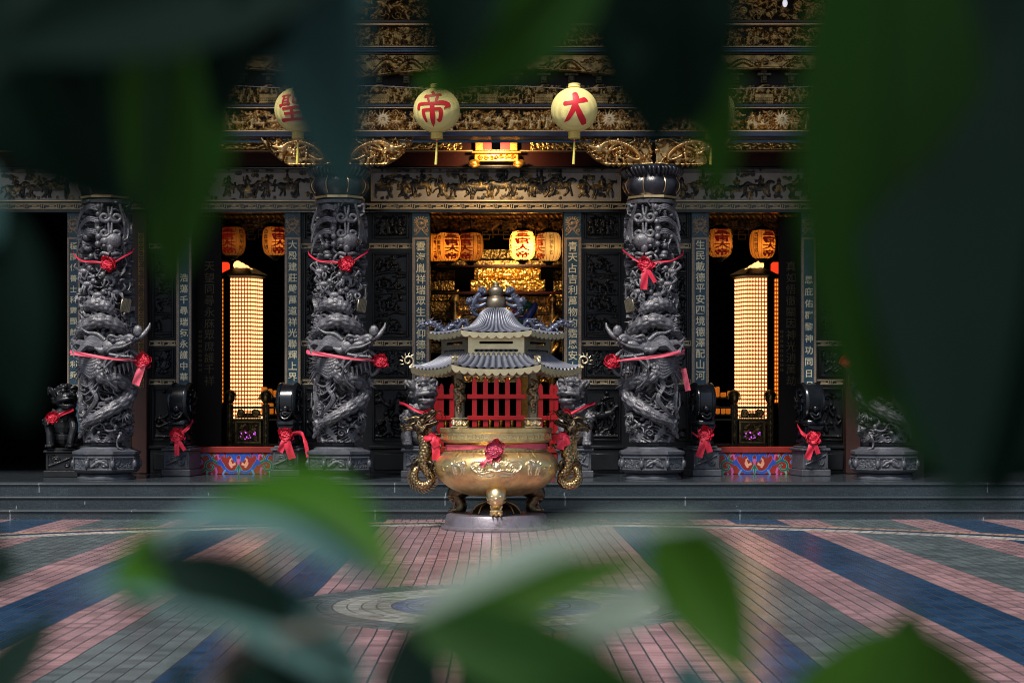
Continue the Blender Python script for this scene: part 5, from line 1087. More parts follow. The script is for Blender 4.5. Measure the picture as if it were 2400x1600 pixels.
# ---------------------------------------------------------------- doors: thresholds, red gate, dark door leaves
def threshold(label, dx0, dx1, painted=True):
    Y = 26.44; x0, x1 = ax(dx0, Y), ax(dx1, Y); xm = (x0+x1)/2; w = x1-x0; t = thing('door_threshold', label, 'threshold', (xm, Y, FLOOR+.004), 0, 'red thresholds of the temple doors')
    h = az(1026, Y)-FLOOR; mb = MB(); mb.box(-w/2, w/2, 0, .12, 0, h-.10, bev=.008); mb.build('board', REDBOARD, t, 30)
    mb = MB(); mb.box(-w/2, w/2, -.025, .14, h-.099, h, bev=.012); mb.build('top_rail', REDBOARD, t, 30)
    if not painted: return
    hh = h-.1; c = hh*.5; P = {k: MB() for k in PAINTS}; E = {k: MB() for k in PAINTS}; lay = [0]
    def st(pts, r0, r1, k, edge='mint_paint', both=True):
        for s in ((-1, 1) if both else (1,)):
            p = cr([(s*x, 0, z) for x, z in pts], 7); lay[0] += 1; d = .0012+.00006*lay[0]; m = len(p); rr = np.linspace(r0, r1, m)
            rr = rr*.62
            for kk, ex, yy in ((edge, .006, -d), (k, 0., -d-.0022)):
                tt = np.gradient(p, axis=0); tt /= np.linalg.norm(tt, axis=1)[:, None]+1e-9; nn = np.stack([-tt[:, 2], 0*tt[:, 0], tt[:, 0]], -1)
                a = p+nn*(rr+ex)[:, None]; b = p-nn*(rr+ex)[:, None]; a[:, 1] = b[:, 1] = yy
                if ex: e0 = p[0]-tt[0]*ex; e1 = p[-1]+tt[-1]*(ex+.006); a = np.vstack([[e0[0], yy, e0[2]], a, [e1[0], yy, e1[2]]]); b = np.vstack([[e0[0], yy, e0[2]], b, [e1[0], yy, e1[2]]])
                (P if not ex else E)[kk].grid(np.stack([a, b], 1))
    st([(.0, c+.19), (.05, c+.12), (.05, c+.03)], .05, .02, 'cobalt_paint', 'azure_paint'); st([(.06, c+.06), (.10, c+.13), (.16, c+.15), (.18, c+.10)], .045, .018, 'cobalt_paint', 'azure_paint'); st([(.05, c+.0), (.10, c-.02), (.13, c+.05), (.10, c+.08)], .022, .008, 'peach_paint', 'peach_paint')
    st([(.10, c-.06), (.14, c-.0), (.13, c+.04)], .025, .008, 'peach_paint', 'rose_paint'); st([(.0, c+.07), (.0, c-.03)], .035, .015, 'rose_paint', 'violet_paint', False); st([(.0, c-.02), (.0, c-.09), (.0, c-.17)], .03, .006, 'jade_paint', 'mint_paint', False); st([(.0, c-.04), (.05, c-.10)], .02, .006, 'jade_paint')
    st([(.02, c-.12), (.14, c-.13), (.22, c-.07), (.26, c-.01), (.34, c+.02)], .02, .045, 'cobalt_paint', 'azure_paint'); st([(.2, c-.09), (.24, c-.16), (.26, c-.19)], .02, .004, 'azure_paint', 'azure_paint'); st([(.26, c-.02), (.3, c+.09), (.26, c+.15), (.22, c+.11)], .04, .012, 'cobalt_paint', 'rose_paint'); st([(.30, c+.06), (.33, c+.14), (.38, c+.1)], .022, .008, 'rose_paint', 'rose_paint')
    st([(.33, c+.01), (.42, c+.05), (.50, c+.01), (.50, c-.08), (.42, c-.10), (.39, c-.04), (.43, c-.02)], .026, .012, 'jade_paint'); st([(.42, c+.04), (.46, c+.13), (.54, c+.15), (.56, c+.10)], .024, .008, 'cobalt_paint', 'mint_paint'); st([(.36, c-.06), (.34, c-.14), (.38, c-.18), (.42, c-.15)], .022, .006, 'rose_paint', 'violet_paint')
    st([(.50, c-.06), (.58, c-.12), (.66, c-.04), (.68, c+.08), (.62, c+.15), (.57, c+.12)], .026, .010, 'jade_paint'); st([(.48, c-.12), (.50, c-.18)], .02, .005, 'mint_paint'); st([(.57, c-.12), (.60, c-.17)], .024, .008, 'peach_paint', 'peach_paint'); st([(.60, c-.02), (.56, c+.02), (.58, c+.06)], .018, .006, 'violet_paint', 'azure_paint'); st([(.40, c+.07), (.37, c+.16)], .02, .005, 'jade_paint')
    q = MB(); mi = []
    for i, k in enumerate(PAINTS):
        for src in (E[k], P[k]):
            if src.n: v, f = src.arrays(); q.add(v, None, f); mi += [i]*len(f)
    o = q.build('painted_scroll', list(PAINTS.values()), t, 0)
    if len(mi) == len(o.data.polygons): o.data.polygons.foreach_set('material_index', mi)
threshold('vermilion threshold painted with a lotus scroll in the left doorway', 448, 648); threshold('vermilion threshold painted with a lotus scroll in the right doorway', 1634, 1832); threshold('plain red threshold of the central doorway behind the burner', 988, 1294, False)
GATE = thing('picket_gate', 'red picket gate closing the central doorway behind the burner', 'gate', (0, 26.56, az(1040, 26.5)), 0)
zt, zb_ = az(866, 26.5)-az(1040, 26.5), 0.
def pk(x, top): return [(x-.037, 0), (x+.037, 0), (x+.037, top-.09), (x+.028, top-.075), (x+.034, top-.06), (x+.022, top-.03), (x, top), (x-.022, top-.03), (x-.034, top-.06), (x-.028, top-.075), (x-.037, top-.09)]
gx = [(900+x/4.356-1163)*26.5/4000 for x in (585, 692, 923, 1036, 1148, 1261, 1375, 1600, 1715)]+[-.93, .93]
for i, x in enumerate(gx):
    mb = MB(); mb.prism(pk(x, zt-(0 if 1 < i < 7 else .09)), -.012, .012); mb.build('picket', REDPAINT, GATE, 0)
for a, b in ((535, 705), (850, 1452), (1570, 1790)):
    for zz in (1343, 1578 if False else 1560):
        z = CAMZ-((620+zz/4.356)-950)*26.5/4000-az(1040, 26.5); mb = MB(); mb.box((900+a/4.356-1163)*26.5/4000, (900+b/4.356-1163)*26.5/4000, -.035, -.0125, z-.04, z+.03, bev=.004); mb.build('rail', REDPAINT, GATE, 0)
DIM = mat('dim_gilt_lettering', (.075, .055, .02), .5, .4, .3, 20)
for dx, dw, chars, lb, rz in ((478, 62, '天望同尋永庥眾庶護千祥', 'black door leaf with faint gilt characters at the left of the left doorway', 0), (1814, 50, '真如悟徹關因神光消萬劫', 'black door leaf with faint gilt characters at the right of the right doorway', 0)):
    Y = 27.05; t = thing('door_leaf', lb, 'door', (ax(dx, Y), Y, FLOOR+.004), 0, 'black lacquered door leaves'); w = px(dw, Y); mb = MB(); mb.box(-w/2, w/2, 0, .06, 0, 4.05, bev=.01); mb.build('panel', LACQ, t, 30); 
    for i, ch in enumerate(chars): mb = MB(); mb.text(ch, .17, face(.02, -.003, az(612+i*26.2, Y)-FLOOR), .005, .0); mb.build('character', DIM, t, 0)
    mb = MB()
    for k in range(9):
        for c in range(2): mb.box(-.15+c*.03, -.135+c*.03, -.004, -.0005, az(765+k*11, Y)-FLOOR, az(759+k*11, Y)-FLOOR)
    mb.build('signature', DIM, t, 0)
# ---------------------------------------------------------------- lanterns
_stroke = {
 '大': [([(-.56, .30), (-.2, .33), (.2, .42), (.50, .50), (.66, .44)], [.12, .11, .115, .145, .05]), ([(-.02, .88), (.03, .6), (.0, .3), (-.15, -.1), (-.42, -.48), (-.72, -.66)], [.16, .18, .15, .13, .11, .015]), ([(.02, .25), (.16, -.1), (.36, -.44), (.60, -.68), (.82, -.74)], [.10, .145, .18, .19, .02])],
 '帝': [([(-.06, 1.06), (.04, .88)], [.11, .08]), ([(-.46, .74), (0, .77), (.48, .84)], [.10, .075, .09]), ([(-.26, .66), (-.18, .44)], [.075, .06]), ([(.28, .70), (.18, .46)], [.08, .06]), ([(-.78, .08), (-.76, .24), (-.66, .32), (0, .31), (.5, .36), (.84, .26), (.58, .06)], [.10, .10, .085, .08, .12, .12, .02]), ([(-.48, .02), (-.48, -.3), (-.42, -.62)], [.085, .10, .07]), ([(-.48, 0), (0, .02), (.42, .04)], [.07, .065, .08]), ([(.42, .02), (.44, -.3), (.40, -.56), (.24, -.5)], [.10, .11, .11, .03]), ([(0, .32), (.0, -.3), (.0, -.68), (-.03, -.96)], [.10, .145, .13, .01])],
 '聖': [([(-.66, .74), (-.1, .76)], [.06, .06]), ([(-.5, .74), (-.54, .3), (-.66, .14)], [.06, .06, .05]), ([(-.22, .76), (-.2, .2)], [.06, .06]), ([(-.5, .56), (-.22, .56)], [.04, .04]), ([(-.52, .40), (-.22, .40)], [.04, .04]), ([(-.72, .22), (-.1, .28)], [.06, .05]), ([(.06, .70), (.06, .36), (.1, .34), (.5, .36), (.52, .7), (.06, .7)], [.06]*6), ([(-.50, .04), (0, .08), (.46, .12)], [.07, .06, .07]), ([(-.42, -.22), (0, -.2), (.42, -.16)], [.07, .06, .06]), ([(-.02, .08), (0, -.5)], [.08, .08]), ([(-.72, -.56), (0, -.52), (.74, -.48)], [.10, .08, .09])]}
def brush(mb, ch, c, Rad, size, yaw, obl=1.):
    """thick brush strokes wrapped on the globe"""
    lay = 0
    for pts, rr in _stroke[ch]:
        lay += 1; p = cr([(x, 0, z) for x, z in pts], 8); m = len(p); w = np.interp(np.linspace(0, 1, m), np.linspace(0, 1, len(rr)), rr); t = np.gradient(p, axis=0); t /= np.linalg.norm(t, axis=1)[:, None]+1e-9; nn = np.stack([-t[:, 2], 0*t[:, 0], t[:, 0]], -1)
        p = np.vstack([p[0]-t[0]*w[0]*.5, p, p[-1]+t[-1]*w[-1]*.5]); w = np.concatenate([[w[0]*.45], w, [w[-1]*.4]]); nn = np.vstack([nn[0], nn, nn[-1]])
        V = np.stack([p+nn*(w*e)[:, None] for e in np.linspace(-1, 1, 7)], 1)*size
        th = V[..., 0]/Rad+yaw; ph = V[..., 2]/Rad-.13; r = Rad+.0022+lay*.0006
        mb.grid(np.stack([c[0]+r*np.cos(ph)*np.sin(th), c[1]-r*np.cos(ph)*np.cos(th), c[2]+r*obl*np.sin(ph)], -1))
YL = 23.6
def globe(label, dx, dy, ch, yaw, fill=True, Y=YL, sc_=1.):
    t = thing('paper_lantern', label, 'lantern', tuple(at(dx, dy, Y)), 0, 'yellow globe lanterns strung under the eaves'); Rd = px(53.5, YL)*sc_; ob = .96
    a = np.linspace(-1.40, 1.36, 60); pr = [(Rd*math.cos(q)*(1+.004*math.cos(i*pi)), Rd*ob*math.sin(q)) for i, q in enumerate(a)]; zt_ = pr[-1][1]
    pr += [(Rd*.28, zt_+.012), (Rd*.25, zt_+.03), (Rd*.27, zt_+.055), (Rd*.24, zt_+.06)]
    mb = MB(); mb.lathe(pr, 72, cap=False); mb.build('globe', PAPER, t, 60)
    mb = MB(); mb.lathe([(Rd*.2, -Rd*ob*.97), (Rd*.24, -Rd*ob*.98), (Rd*.245, -Rd*ob-.085), (Rd*.2, -Rd*ob-.09)], 24)
    for k in range(12): b = k*pi/6; mb.box(-.003, .003, -Rd*.255, -Rd*.24, -Rd*ob-.085, -Rd*ob, M=Matrix.Rotation(b, 4, 'Z'))
    mb.build('collar', PCOLLAR, t, 40)
    mb = MB(); z = -Rd*ob-.09; mb.tube([(0, 0, z), (0, 0, z-.04)], .008, 8); mb.tube(cr([(0, 0, z-.04), (-.004, 0, z-.2), (-.012, 0, z-.35)], 5), [.010, .016, .019], 10); mb.build('tassel', TASSEL, t, 60)
    mb = MB(); mb.ell((0, 0, z-.03), (.014, .014, .016)); mb.build('bead', CHARRED, t, 60)
    if ch: mb = MB(); brush(mb, ch, (0, 0, 0), Rd, Rd*.86, yaw, ob); mb.build('character', CHARRED, t, 0)
    return t
globe('round yellow lantern with the red character 帝, middle of the three lit ones', 1003, 254, '帝', -.16)
globe('round yellow lantern with the red character 大 on the right', 1319, 253, '大', 0.)
globe('round yellow lantern with the red character 聖, half behind a teal leaf', 684, 253, '聖', -.14)
globe('plain yellow lantern hidden behind leaves right of the 大 lantern', 1634, 254, None, 0)
globe('plain yellow lantern hidden behind leaves left of the 聖 lantern', 368, 254, None, 0)
globe('pale dim lantern at the far left edge under the slanting carved bracket', 66, 222, None, 0, sc_=1.12)
mb = MB()
for a, b in ((-3.5, 66), (66, 368), (368, 684), (684, 1003), (1003, 1319), (1319, 1634), (1634, 2400)):
    za = (175 if a == 66 else 205); zb2 = (175 if b == 66 else 205); p = at(a, za if a > 0 else 170, YL); q = at(b, zb2, YL); mid = (p+q)/2-np.array((0, 0, -.015)); mb.tube(cr([p, mid+np.array((0, 0, .03)), q], 6), .004, 5)
tag(mb.build('lantern_wire', WIRE), 'thin wire strung under the eaves that carries the yellow lanterns', 'wire')
t = thing('light_bulb', 'white light bulb hanging at the top right before the carved frieze', 'bulb', tuple(at(1803, 8, 23.8)), 0)
mb = MB(); mb.ell((0, 0, 0), (.036, .036, .055)); mb.build('glass', mat('frosted_bulb_glass', (.75, .75, .78), .3, emit=(.9, .92, 1.), es=.35), t); mb = MB(); mb.tube([(0, 0, .05), (0, 0, .1)], .018, 10); mb.tube([(0, 0, .1), (0, 0, .5)], .005, 6); mb.build('cap', INK, t)
def barrel(label, dx, dy, Y, silk, ink, yaw=0., power=0.):
    sc_ = 1.; t = thing('silk_lantern', label, 'lantern', tuple(at(dx, dy, Y)), yaw, 'barrel lanterns hung inside the temple'); w, h = .20*sc_, .235*sc_
    prof = [(w*.55, -h*1.05), (w*.8, -h*.9), (w*.95, -h*.64), (w*1.02, -h*.3), (w*1.04, 0), (w*1.02, h*.4), (w*.97, h*.65), (w*.83, h*.88), (w*.5, h*1.0)]
    n = 96; P = []
    for rr, z in prof: a = np.arange(n+1)*2*pi/n; k = 1+.02*np.abs(np.cos(a*9)); P.append(np.stack([rr*k*np.cos(a), rr*k*np.sin(a), np.full(n+1, z)], -1))
    mb = MB(); mb.grid(np.array(P)); mb.build('silk_shade', silk, t, 60)
    mb = MB()
    for k in range(18): a = k*pi/9+pi/18; mb.tube([(rr*1.004*math.cos(a), rr*1.004*math.sin(a), z) for rr, z in prof], .0035, 4)
    mb.build('ribs', INK, t, 0)
    mb = MB(); mb.lathe([(w*.35, h*.9), (w*.86, h*.93), (w*.5, h*1.14), (w*.2, h*1.24)], 24); mb.tube([(0, 0, h*1.2), (0, 0, h*1.2+.5)], .006, 6); mb.build('top_cap', INK, t, 30); mb = MB(); mb.lathe([(w*.2, -h*1.32), (w*.3, -h*1.2), (w*.6, -h*1.04), (w*.4, -h*1.0)], 24); mb.build('bottom_cap', INK, t, 30)
    def wrap(ch, size, th0, z, m, nm, sy=1.):
        v, f = glyph(ch, .03 if size > .12 else .0, .12); mm = MB(); th = v[:, 0]*size/w+th0; zz = z+v[:, 1]*size*sy; rr = np.interp(zz, [q[1] for q in prof], [q[0] for q in prof])*1.028+v[:, 2]*.004; mm.add(np.stack([rr*np.sin(th), -rr*np.cos(th), zz], -1), None, f); return mm
    if power: lamp('Lantern_bulb', tuple(np.array(at(dx, dy, Y))+np.array((.03, -.07, -.04))), power, (1., .55, .2), .05)
    M_ = MB()
    for i, ch in enumerate('三官大帝'): q = wrap(ch, .27*sc_, 0, (.165-.11*i)*sc_, ink, '', .40); a, f = q.arrays(); M_.add(a, None, f)
    M_.build('red_characters', ink, t, 0)
    for th0, s in ((-1.15, '五穀豐收'), (1.15, '四境平安')):
        M_ = MB()
        for i, ch in enumerate(s): q = wrap(ch, .075*sc_, th0, (.14-.085*i)*sc_, INK, ''); a, f = q.arrays(); M_.add(a, None, f)
        M_.build('black_characters', INK, t, 0)
    return t
barrel('amber lantern, leftmost full one in the central doorway', 1030, 566, 28.0, SILKLIT, REDINK, .35, 2.4)
barrel('amber lantern just left of the middle of the central doorway', 1081, 566, 28.2, SILKDIM, REDINK, -.45, 1.3)
barrel('bright yellow lit lantern with glowing red characters in the central doorway', 1200, 563, 27.8, SILKBRIGHT, REDLIT, 0., 15.)
barrel('pale lantern with black characters at the right of the central doorway', 1260, 566, 27.9, SILKPALE, REDINK, -.95, 1.8)
barrel('amber lantern cut off by the left board of the central doorway', 998, 568, 29.2, SILKLIT, REDINK, .6, 1.6)
barrel('dim brown lantern at the left of the left doorway', 535, 553, 28.0, SILKDIM, REDINK, -.3, .4)
barrel('half lit lantern at the right of the left doorway, cut by the board', 632, 553, 27.9, SILKDIM, REDINK, .5, 1.5)
barrel('dim amber lantern at the left of the right doorway', 1654, 557, 28.0, SILKDIM, REDINK, .05, 1.3)
barrel('amber lantern over the light tower of the right doorway', 1751, 560, 27.9, SILKLIT, REDINK, .5, 1.5)
# ---------------------------------------------------------------- lit offering towers
def tower(label, X, Y, w, z0, z1, ncol, nrow, m, flip, hexa=True):
    t = thing('lamp_tower', label, 'lamp tower', (X, Y, FLOOR+.004), 0, 'towers of small offering lamps'); D = FLOOR+.004; z0 -= D; z1 -= D
    Rr = w; a8 = [k*pi/3 for k in range(6)]; ph = 0
    mb = MB(); mb.lathe([(Rr*.975, z0), (Rr*.975, z1)], 6, ph=ph); mb.build('core', OCHRE, t, 0)
    for k in range(6):
        a = ph+k*pi/3+pi/6; ap = Rr*math.cos(pi/6); M = Matrix.Rotation(a+pi/2, 4, 'Z'); s = Rr; cw = s/ncol; ch = (z1-z0)/nrow; lit = MB()
        if math.sin(a) > .3 or (math.cos(a) > .3) == flip and abs(math.cos(a)) > .3: continue          # faces turned to the walls carry no lamps
        lit.box(-s/2, s/2, -ap-.001, -ap+.018, z0, z1, M=M); lit.build('frame', LAMPF, t, 0); mb = MB(); mb.box(-s/2+.004, s/2-.004, -ap+.019, -ap+.024, z0+.004, z1-.004, M=M)
        for i in range(ncol):
            for j in range(nrow):
                x = -s/2+i*cw; z = z0+j*ch; mb.box(x+cw*.17, x+cw*.83, -ap-.012, -ap+.03, z+ch*.16, z+ch*.82, M=M, bev=.008)
        mb.build('lit_niches', m, t, 0)
        mb = MB(); mb.box(-s/2+.006, s/2-.006, -ap+.0245, -ap+.027, z0+.006, z1-.006, M=M)
        for i in range(ncol):
            for j in range(nrow): x = -s/2+(i+.5)*cw; z = z0+j*ch; mb.ell((x, -ap-.014, z+ch*.38), (cw*.11, .004, ch*.17), M=M, n=6, m=4)
        mb.build('tiny_figures', LAMPO, t, 0)
    mb = MB(); mb.lathe([(Rr*1.02, z1), (Rr*1.22, z1+.03), (Rr*1.25, z1+.06), (Rr*.7, z1+.16), (Rr*.3, z1+.22)], 6, ph=ph); mb.build('roof', OCHRE, t, 20); mb = MB(); mb.lathe([(Rr*1.05, z0), (Rr*1.12, z0-.05), (Rr*1.12, z0-.1), (Rr*.9, z0-.14)], 6, ph=ph); mb.lathe([(Rr*1.1, 0), (Rr*1.1, .3), (Rr*.8, .4), (Rr*.8, max(.45, z0-.14))], 6, ph=ph); mb.build('base', OCHRE, t, 20)
    return t
YT = 29.6
for X, s, lb in ((ax(557.5, YT), -1, 'left'), (ax(1733, YT), 1, 'right')):
    w = px(46, YT); t = tower('tall glowing lamp tower in the %s doorway behind a dark railing' % lb, X, YT, w, az(963, YT), az(640, YT), 7, 35, LAMP, s > 0)
    mb = MB(); z = az(632, YT)-FLOOR
    for a, b, r_ in ((-.10, .16, .075), (-.04, .12, .085), (.03, .08, .085), (.11, .04, .07)): mb.ell((-s*a+.03*-s, -.12, z+b), (r_, r_*.8, r_))
    mb.build('lotus_lamp', GLOW, t, 60)
for X, s, lb in ((ax(519, 32.), -1, 'left'), (ax(1779, 32.), 1, 'right')):
    w = px(26, 32.)/1.86; t = tower('narrow amber lamp tower half hidden behind the %s tall tower' % lb, X, 32., w, az(925, 32), az(640, 32), 3, 30, LAMPO, s > 0); mb = MB(); mb.box(-.08, .08, -.18, -.02, az(630, 32)-FLOOR, az(604, 32)-FLOOR, bev=.03); mb.build('red_lamp', REDGLOW, t, 40)
# ---------------------------------------------------------------- railings in the side doorways
def railing(label, dxs, flip):
    Y = 28.3; X = ax(dxs, Y); t = thing('carved_railing', label, 'railing', (X, Y, FLOOR+.004), 0, 'carved timber railings in the side doorways'); Z = lambda d: az(d, Y)-FLOOR-.004; s = -1 if flip else 1; q = lambda d: s*px(d, Y)
    for a in (-42, 41):
        mb = MB(); mb.box(q(a)-.055, q(a)+.055, -.05, .05, 0, Z(928), bev=.012); po = mb.build('post', OCHRE, t, 40)
        mb = MB(); r = Rel(.07, 1.1, .008, seed=4); r.stroke([(.035, .02), (.035, 1.08)], .008, .008, 0, .012); [r.spiral(.035, .08+.1*k, .03, 1.3, (-1)**k, 0, .008, 0, .014) for k in range(10)]; r.flat(q(a)-.035, -.051, .2, mb); mb.build('post_carving', GOLD2, po, 60)
        mb = MB(); mb.ell((q(a), 0, Z(912)), (.085, .07, .115)); mb.ell((q(a), -.07, Z(914)), (.05, .03, .07)); [mb.tube(cr([(q(a)+.1*math.cos(b), 0, Z(914)+.13*math.sin(b)) for b in np.linspace(-.2, 3.3, 9)], 3), .012, 6)]; mb.build('finial', GOLD2, po, 60)
    for a, b, n in ((933, 938, 'top_rail'), (961, 966, 'middle_rail'), (1018, 1024, 'bottom_rail')):
        mb = MB(); mb.box(q(-36), q(120), -.04, .04, Z(b), Z(a), bev=.008); mb.build(n, OCHRE, t, 30)
    mb = MB(); x0, x1 = min(q(-30), q(30)), max(q(-30), q(30)); mb.box(x0, x1, -.02, .02, Z(1017), Z(967)); pn = mb.build('panel', OCHRE, t, 0)
    mb = MB(); r = Rel(x1-x0-.12, Z(972)-Z(1012), .008, seed=8); r.fill('scroll'); r.flat(x0+.06, -.021, Z(1012), mb); mb.build('panel_carving', GOLD2, pn, 60)
    mb = MB()
    for a in ((x0, x0+.03, Z(1017), Z(967)), (x1-.03, x1, Z(1017), Z(967)), (x0+.03, x1-.03, Z(1017), Z(1014)), (x0+.03, x1-.03, Z(970), Z(967))): mb.box(a[0], a[1], -.035, -.0205, a[2], a[3])
    mb.build('panel_frame', GOLD2, pn, 0)
    mb = MB(); g = random.Random(2); [mb.ell((g.uniform(x0+.09, x1-.09), -.05, g.uniform(Z(1010), Z(992))), g.uniform(.006, .013), n=6, m=4) for _ in range(15)]; mb.build('violet_lights', mat('violet_bulbs', (.5, .1, .6), .4, emit=(.62, .12, .9), es=.9), pn, 0)  # glowing beads stand in for violet glints on the panel
    mb = MB(); r = Rel(x1-x0, Z(939)-Z(960), .009, seed=5)
    for e in (0, r.w): [r.spiral(abs(e-.09), r.h*.5, .06, 1.5, 1 if e else -1, k, .016, 0, .03) for k in (0, 2.)]; r.spiral(abs(e-.2), r.h*.3, .035, 1.3, 1, 0, .012, 0, .03)
    r.stroke([(0, .008), (r.w, .008)], .012, .012, 0, .02); r.flat(x0, .0, Z(960), mb); mb.build('open_carving', GOLD2, t, 60)
railing('dark carved railing with violet glints in front of the left lamp tower', 570, False); railing('dark carved railing with violet glints in front of the right lamp tower', 1727, True)
AMBER = mat('amber_lit_offering_boxes', (.6, .2, .03), .5, 0, .6, 18, emit=(1., .26, .02), es=.2)  # boxes emit amber in place of warm lamplight falling on them
for X, lb in ((ax(640, 29.5), 'left'), (ax(1648, 29.5), 'right')):
    t = thing('offering_shelf', 'dark shelf of amber lit offering boxes in the %s doorway' % lb, 'shelf', (X, 29.6, FLOOR+.004), 0, 'shelves of offerings'); Z = lambda d: az(d, 29.5)-FLOOR
    mb = MB(); [mb.box(-.35, .35, -.15, .2, Z(d)-.03, Z(d), bev=.005) for d in (912, 951)]; [mb.box(x-.02, x+.02, .1, .19, 0, Z(860)) for x in (-.34, .34)]; mb.build('frame', OCHRE, t, 30)
    g = random.Random(X > 0); 
    for d in (912, 951):
        x = -.3
        while x < .28:
            w = g.uniform(.05, .1); hh = g.uniform(.08, .2); mb = MB(); mb.box(x, x+w, -.1, .0, Z(d)+.001, Z(d)+hh, bev=.012); mb.box(x+w*.2, x+w*.8, -.112, -.1, Z(d)+hh*.2, Z(d)+hh*.7, bev=.006); mb.build('offering_box', AMBER, t, 40); x += w+g.uniform(.01, .05)
# ---------------------------------------------------------------- gilded interior: valances, altar
def valance(label, dx0, dx1, seed):
    Y = 28.9; x0, x1 = ax(dx0, Y), ax(dx1, Y); w = x1-x0; t = thing('gilded_valance', label, 'carved valance', ((x0+x1)/2, Y, az(545, Y)), 0, 'gilded valances inside the doorways'); Z = lambda d: az(d, Y)-az(545, Y)
    mb = MB(); n = int(w*60); a = np.linspace(-w/2, w/2, n)
    for ph in (0, pi): mb.tube(np.stack([a, .028*np.cos(a*34+ph)-.02, Z(496)+.028*np.sin(a*34+ph)], -1), .033, 8)
    mb.build('gilt_rope', GOLDB, t, 60)
    mb = MB(); r = Rel(w, Z(503)-Z(530), .009, seed=seed); r.fill('scroll'); r.flat(-w/2, 0, Z(530), mb); mb.build('scroll_carving', GOLD2, t, 60)
    mb = MB(); mb.box(-w/2, w/2, .002, .05, Z(531), Z(486)); mb.build('backing', LACQ, t, 0)
    mb = MB(); b = .012
    x = -w/2
    while x < w/2-.3:
        for q in ((0, .34, .05, .05+b), (.0, b, .0, .14), (.09, .09+b, .05, .14), (0, .1, .13, .13+b), (.18, .18+b, -.03, .1), (.18, .3, -.03, -.03+b), (.3, .3+b, -.03, .05), (.18, .28, .09, .09+b)): mb.box(x+q[0], x+q[1], 0, .02, Z(546)+q[2], Z(546)+q[3])
        x += .36
    mb.build('lattice', GOLD2, t, 0)
valance('gilded valance with rope moulding and lattice at the top of the central doorway', 985, 1298, 61); valance('dim gilded valance at the top of the left doorway', 446, 660, 62); valance('dim gilded valance at the top of the right doorway', 1622, 1836, 63)
YA = 31.5
ALT = thing('gilded_altar', 'gilded carved altar shrine glowing deep inside the central doorway', 'altar', (0, YA, FLOOR+.004), 0); ZA = lambda d: az(d, YA)-FLOOR-.004; XA = lambda d: ax(d, YA)
def ap(name, x0, x1, d0, d1, kind, m, y=0., seed=1, amp=1., res=.011):
    r = Rel(XA(x1)-XA(x0), ZA(d0)-ZA(d1), res, seed=seed); r.fill(kind); r.H *= amp; mb = r.flat(XA(x0), y, ZA(d1)); mb.box(XA(x0), XA(x1), y+.001, y+.06, ZA(d1), ZA(d0)); return mb.build(name, m, ALT, 60)
ap('canopy_carving', 1082, 1250, 648, 672, 'scroll', GOLDB, -.5, 3, 1.4); ap('canopy_frieze', 1090, 1240, 618, 646, 'battle', GOLDB, -.35, 4, 1.3); ap('upper_carving', 1000, 1292, 598, 616, 'scroll', GOLD2, 0, 5); ap('upper_carving', 1000, 1292, 572, 594, 'battle', GOLD2, .1, 15)
[ap('shrine_carving', 1052, 1262, 682+k*22, 702+k*22, ('scroll', 'battle', 'dragon')[k % 3], GOLD, -.2-.012*(k % 2), 6+k, 1.2) for k in range(9)]; [ap('side_carving', a, b, 620+k*24, 642+k*24, ('battle', 'scroll')[k % 2], GOLD2, .1, 8+k) for a, b in ((985, 1044), (1271, 1312)) for k in range(8)]
for d in (1046, 1268):
    mb = MB(); mb.lathe([(.07, .4), (.07, ZA(680))], 20, c=(XA(d), -.3, 0)); body(mb, [(XA(d)+.09*math.cos(a), -.3+.09*math.sin(a), ZA(860)+a*.085) for a in np.linspace(0, 18, 40)], [.03, .035, .03, .02], n=10, k=2, spine=False); mb.build('pillar', GOLD, ALT, 50)
mb = MB(); mb.box(XA(990), XA(1300), -.62, -.5, ZA(681), ZA(674), bev=.01); mb.box(XA(985), XA(1305), -.42, .2, ZA(617)+.0, ZA(612)); mb.build('beam', REDWOOD, ALT, 30)
mb = MB(); mb.box(XA(985), XA(1305), -.9, .2, 0, ZA(1000), bev=.02); mb.box(XA(985), XA(1305), -.9, -.1, ZA(1000)+.001, ZA(995)+.02, bev=.01); mb.build('table', REDWOOD, ALT, 30)
mb = MB()
for i in range(12): g = random.Random(i); x = XA(1000+i*25); mb.lathe([(.05, 0), (.03, .03), (.025, .12), (.05, .14), (.04, .2), (.01, .22)], 14, c=(x, -.6+g.uniform(-.1, .1), ZA(994)+.025))
mb.box(XA(998), XA(1280), -.75, -.45, ZA(994)+.021, ZA(994)+.03); mb.build('altar_vessels', GOLDB, ALT, 50)
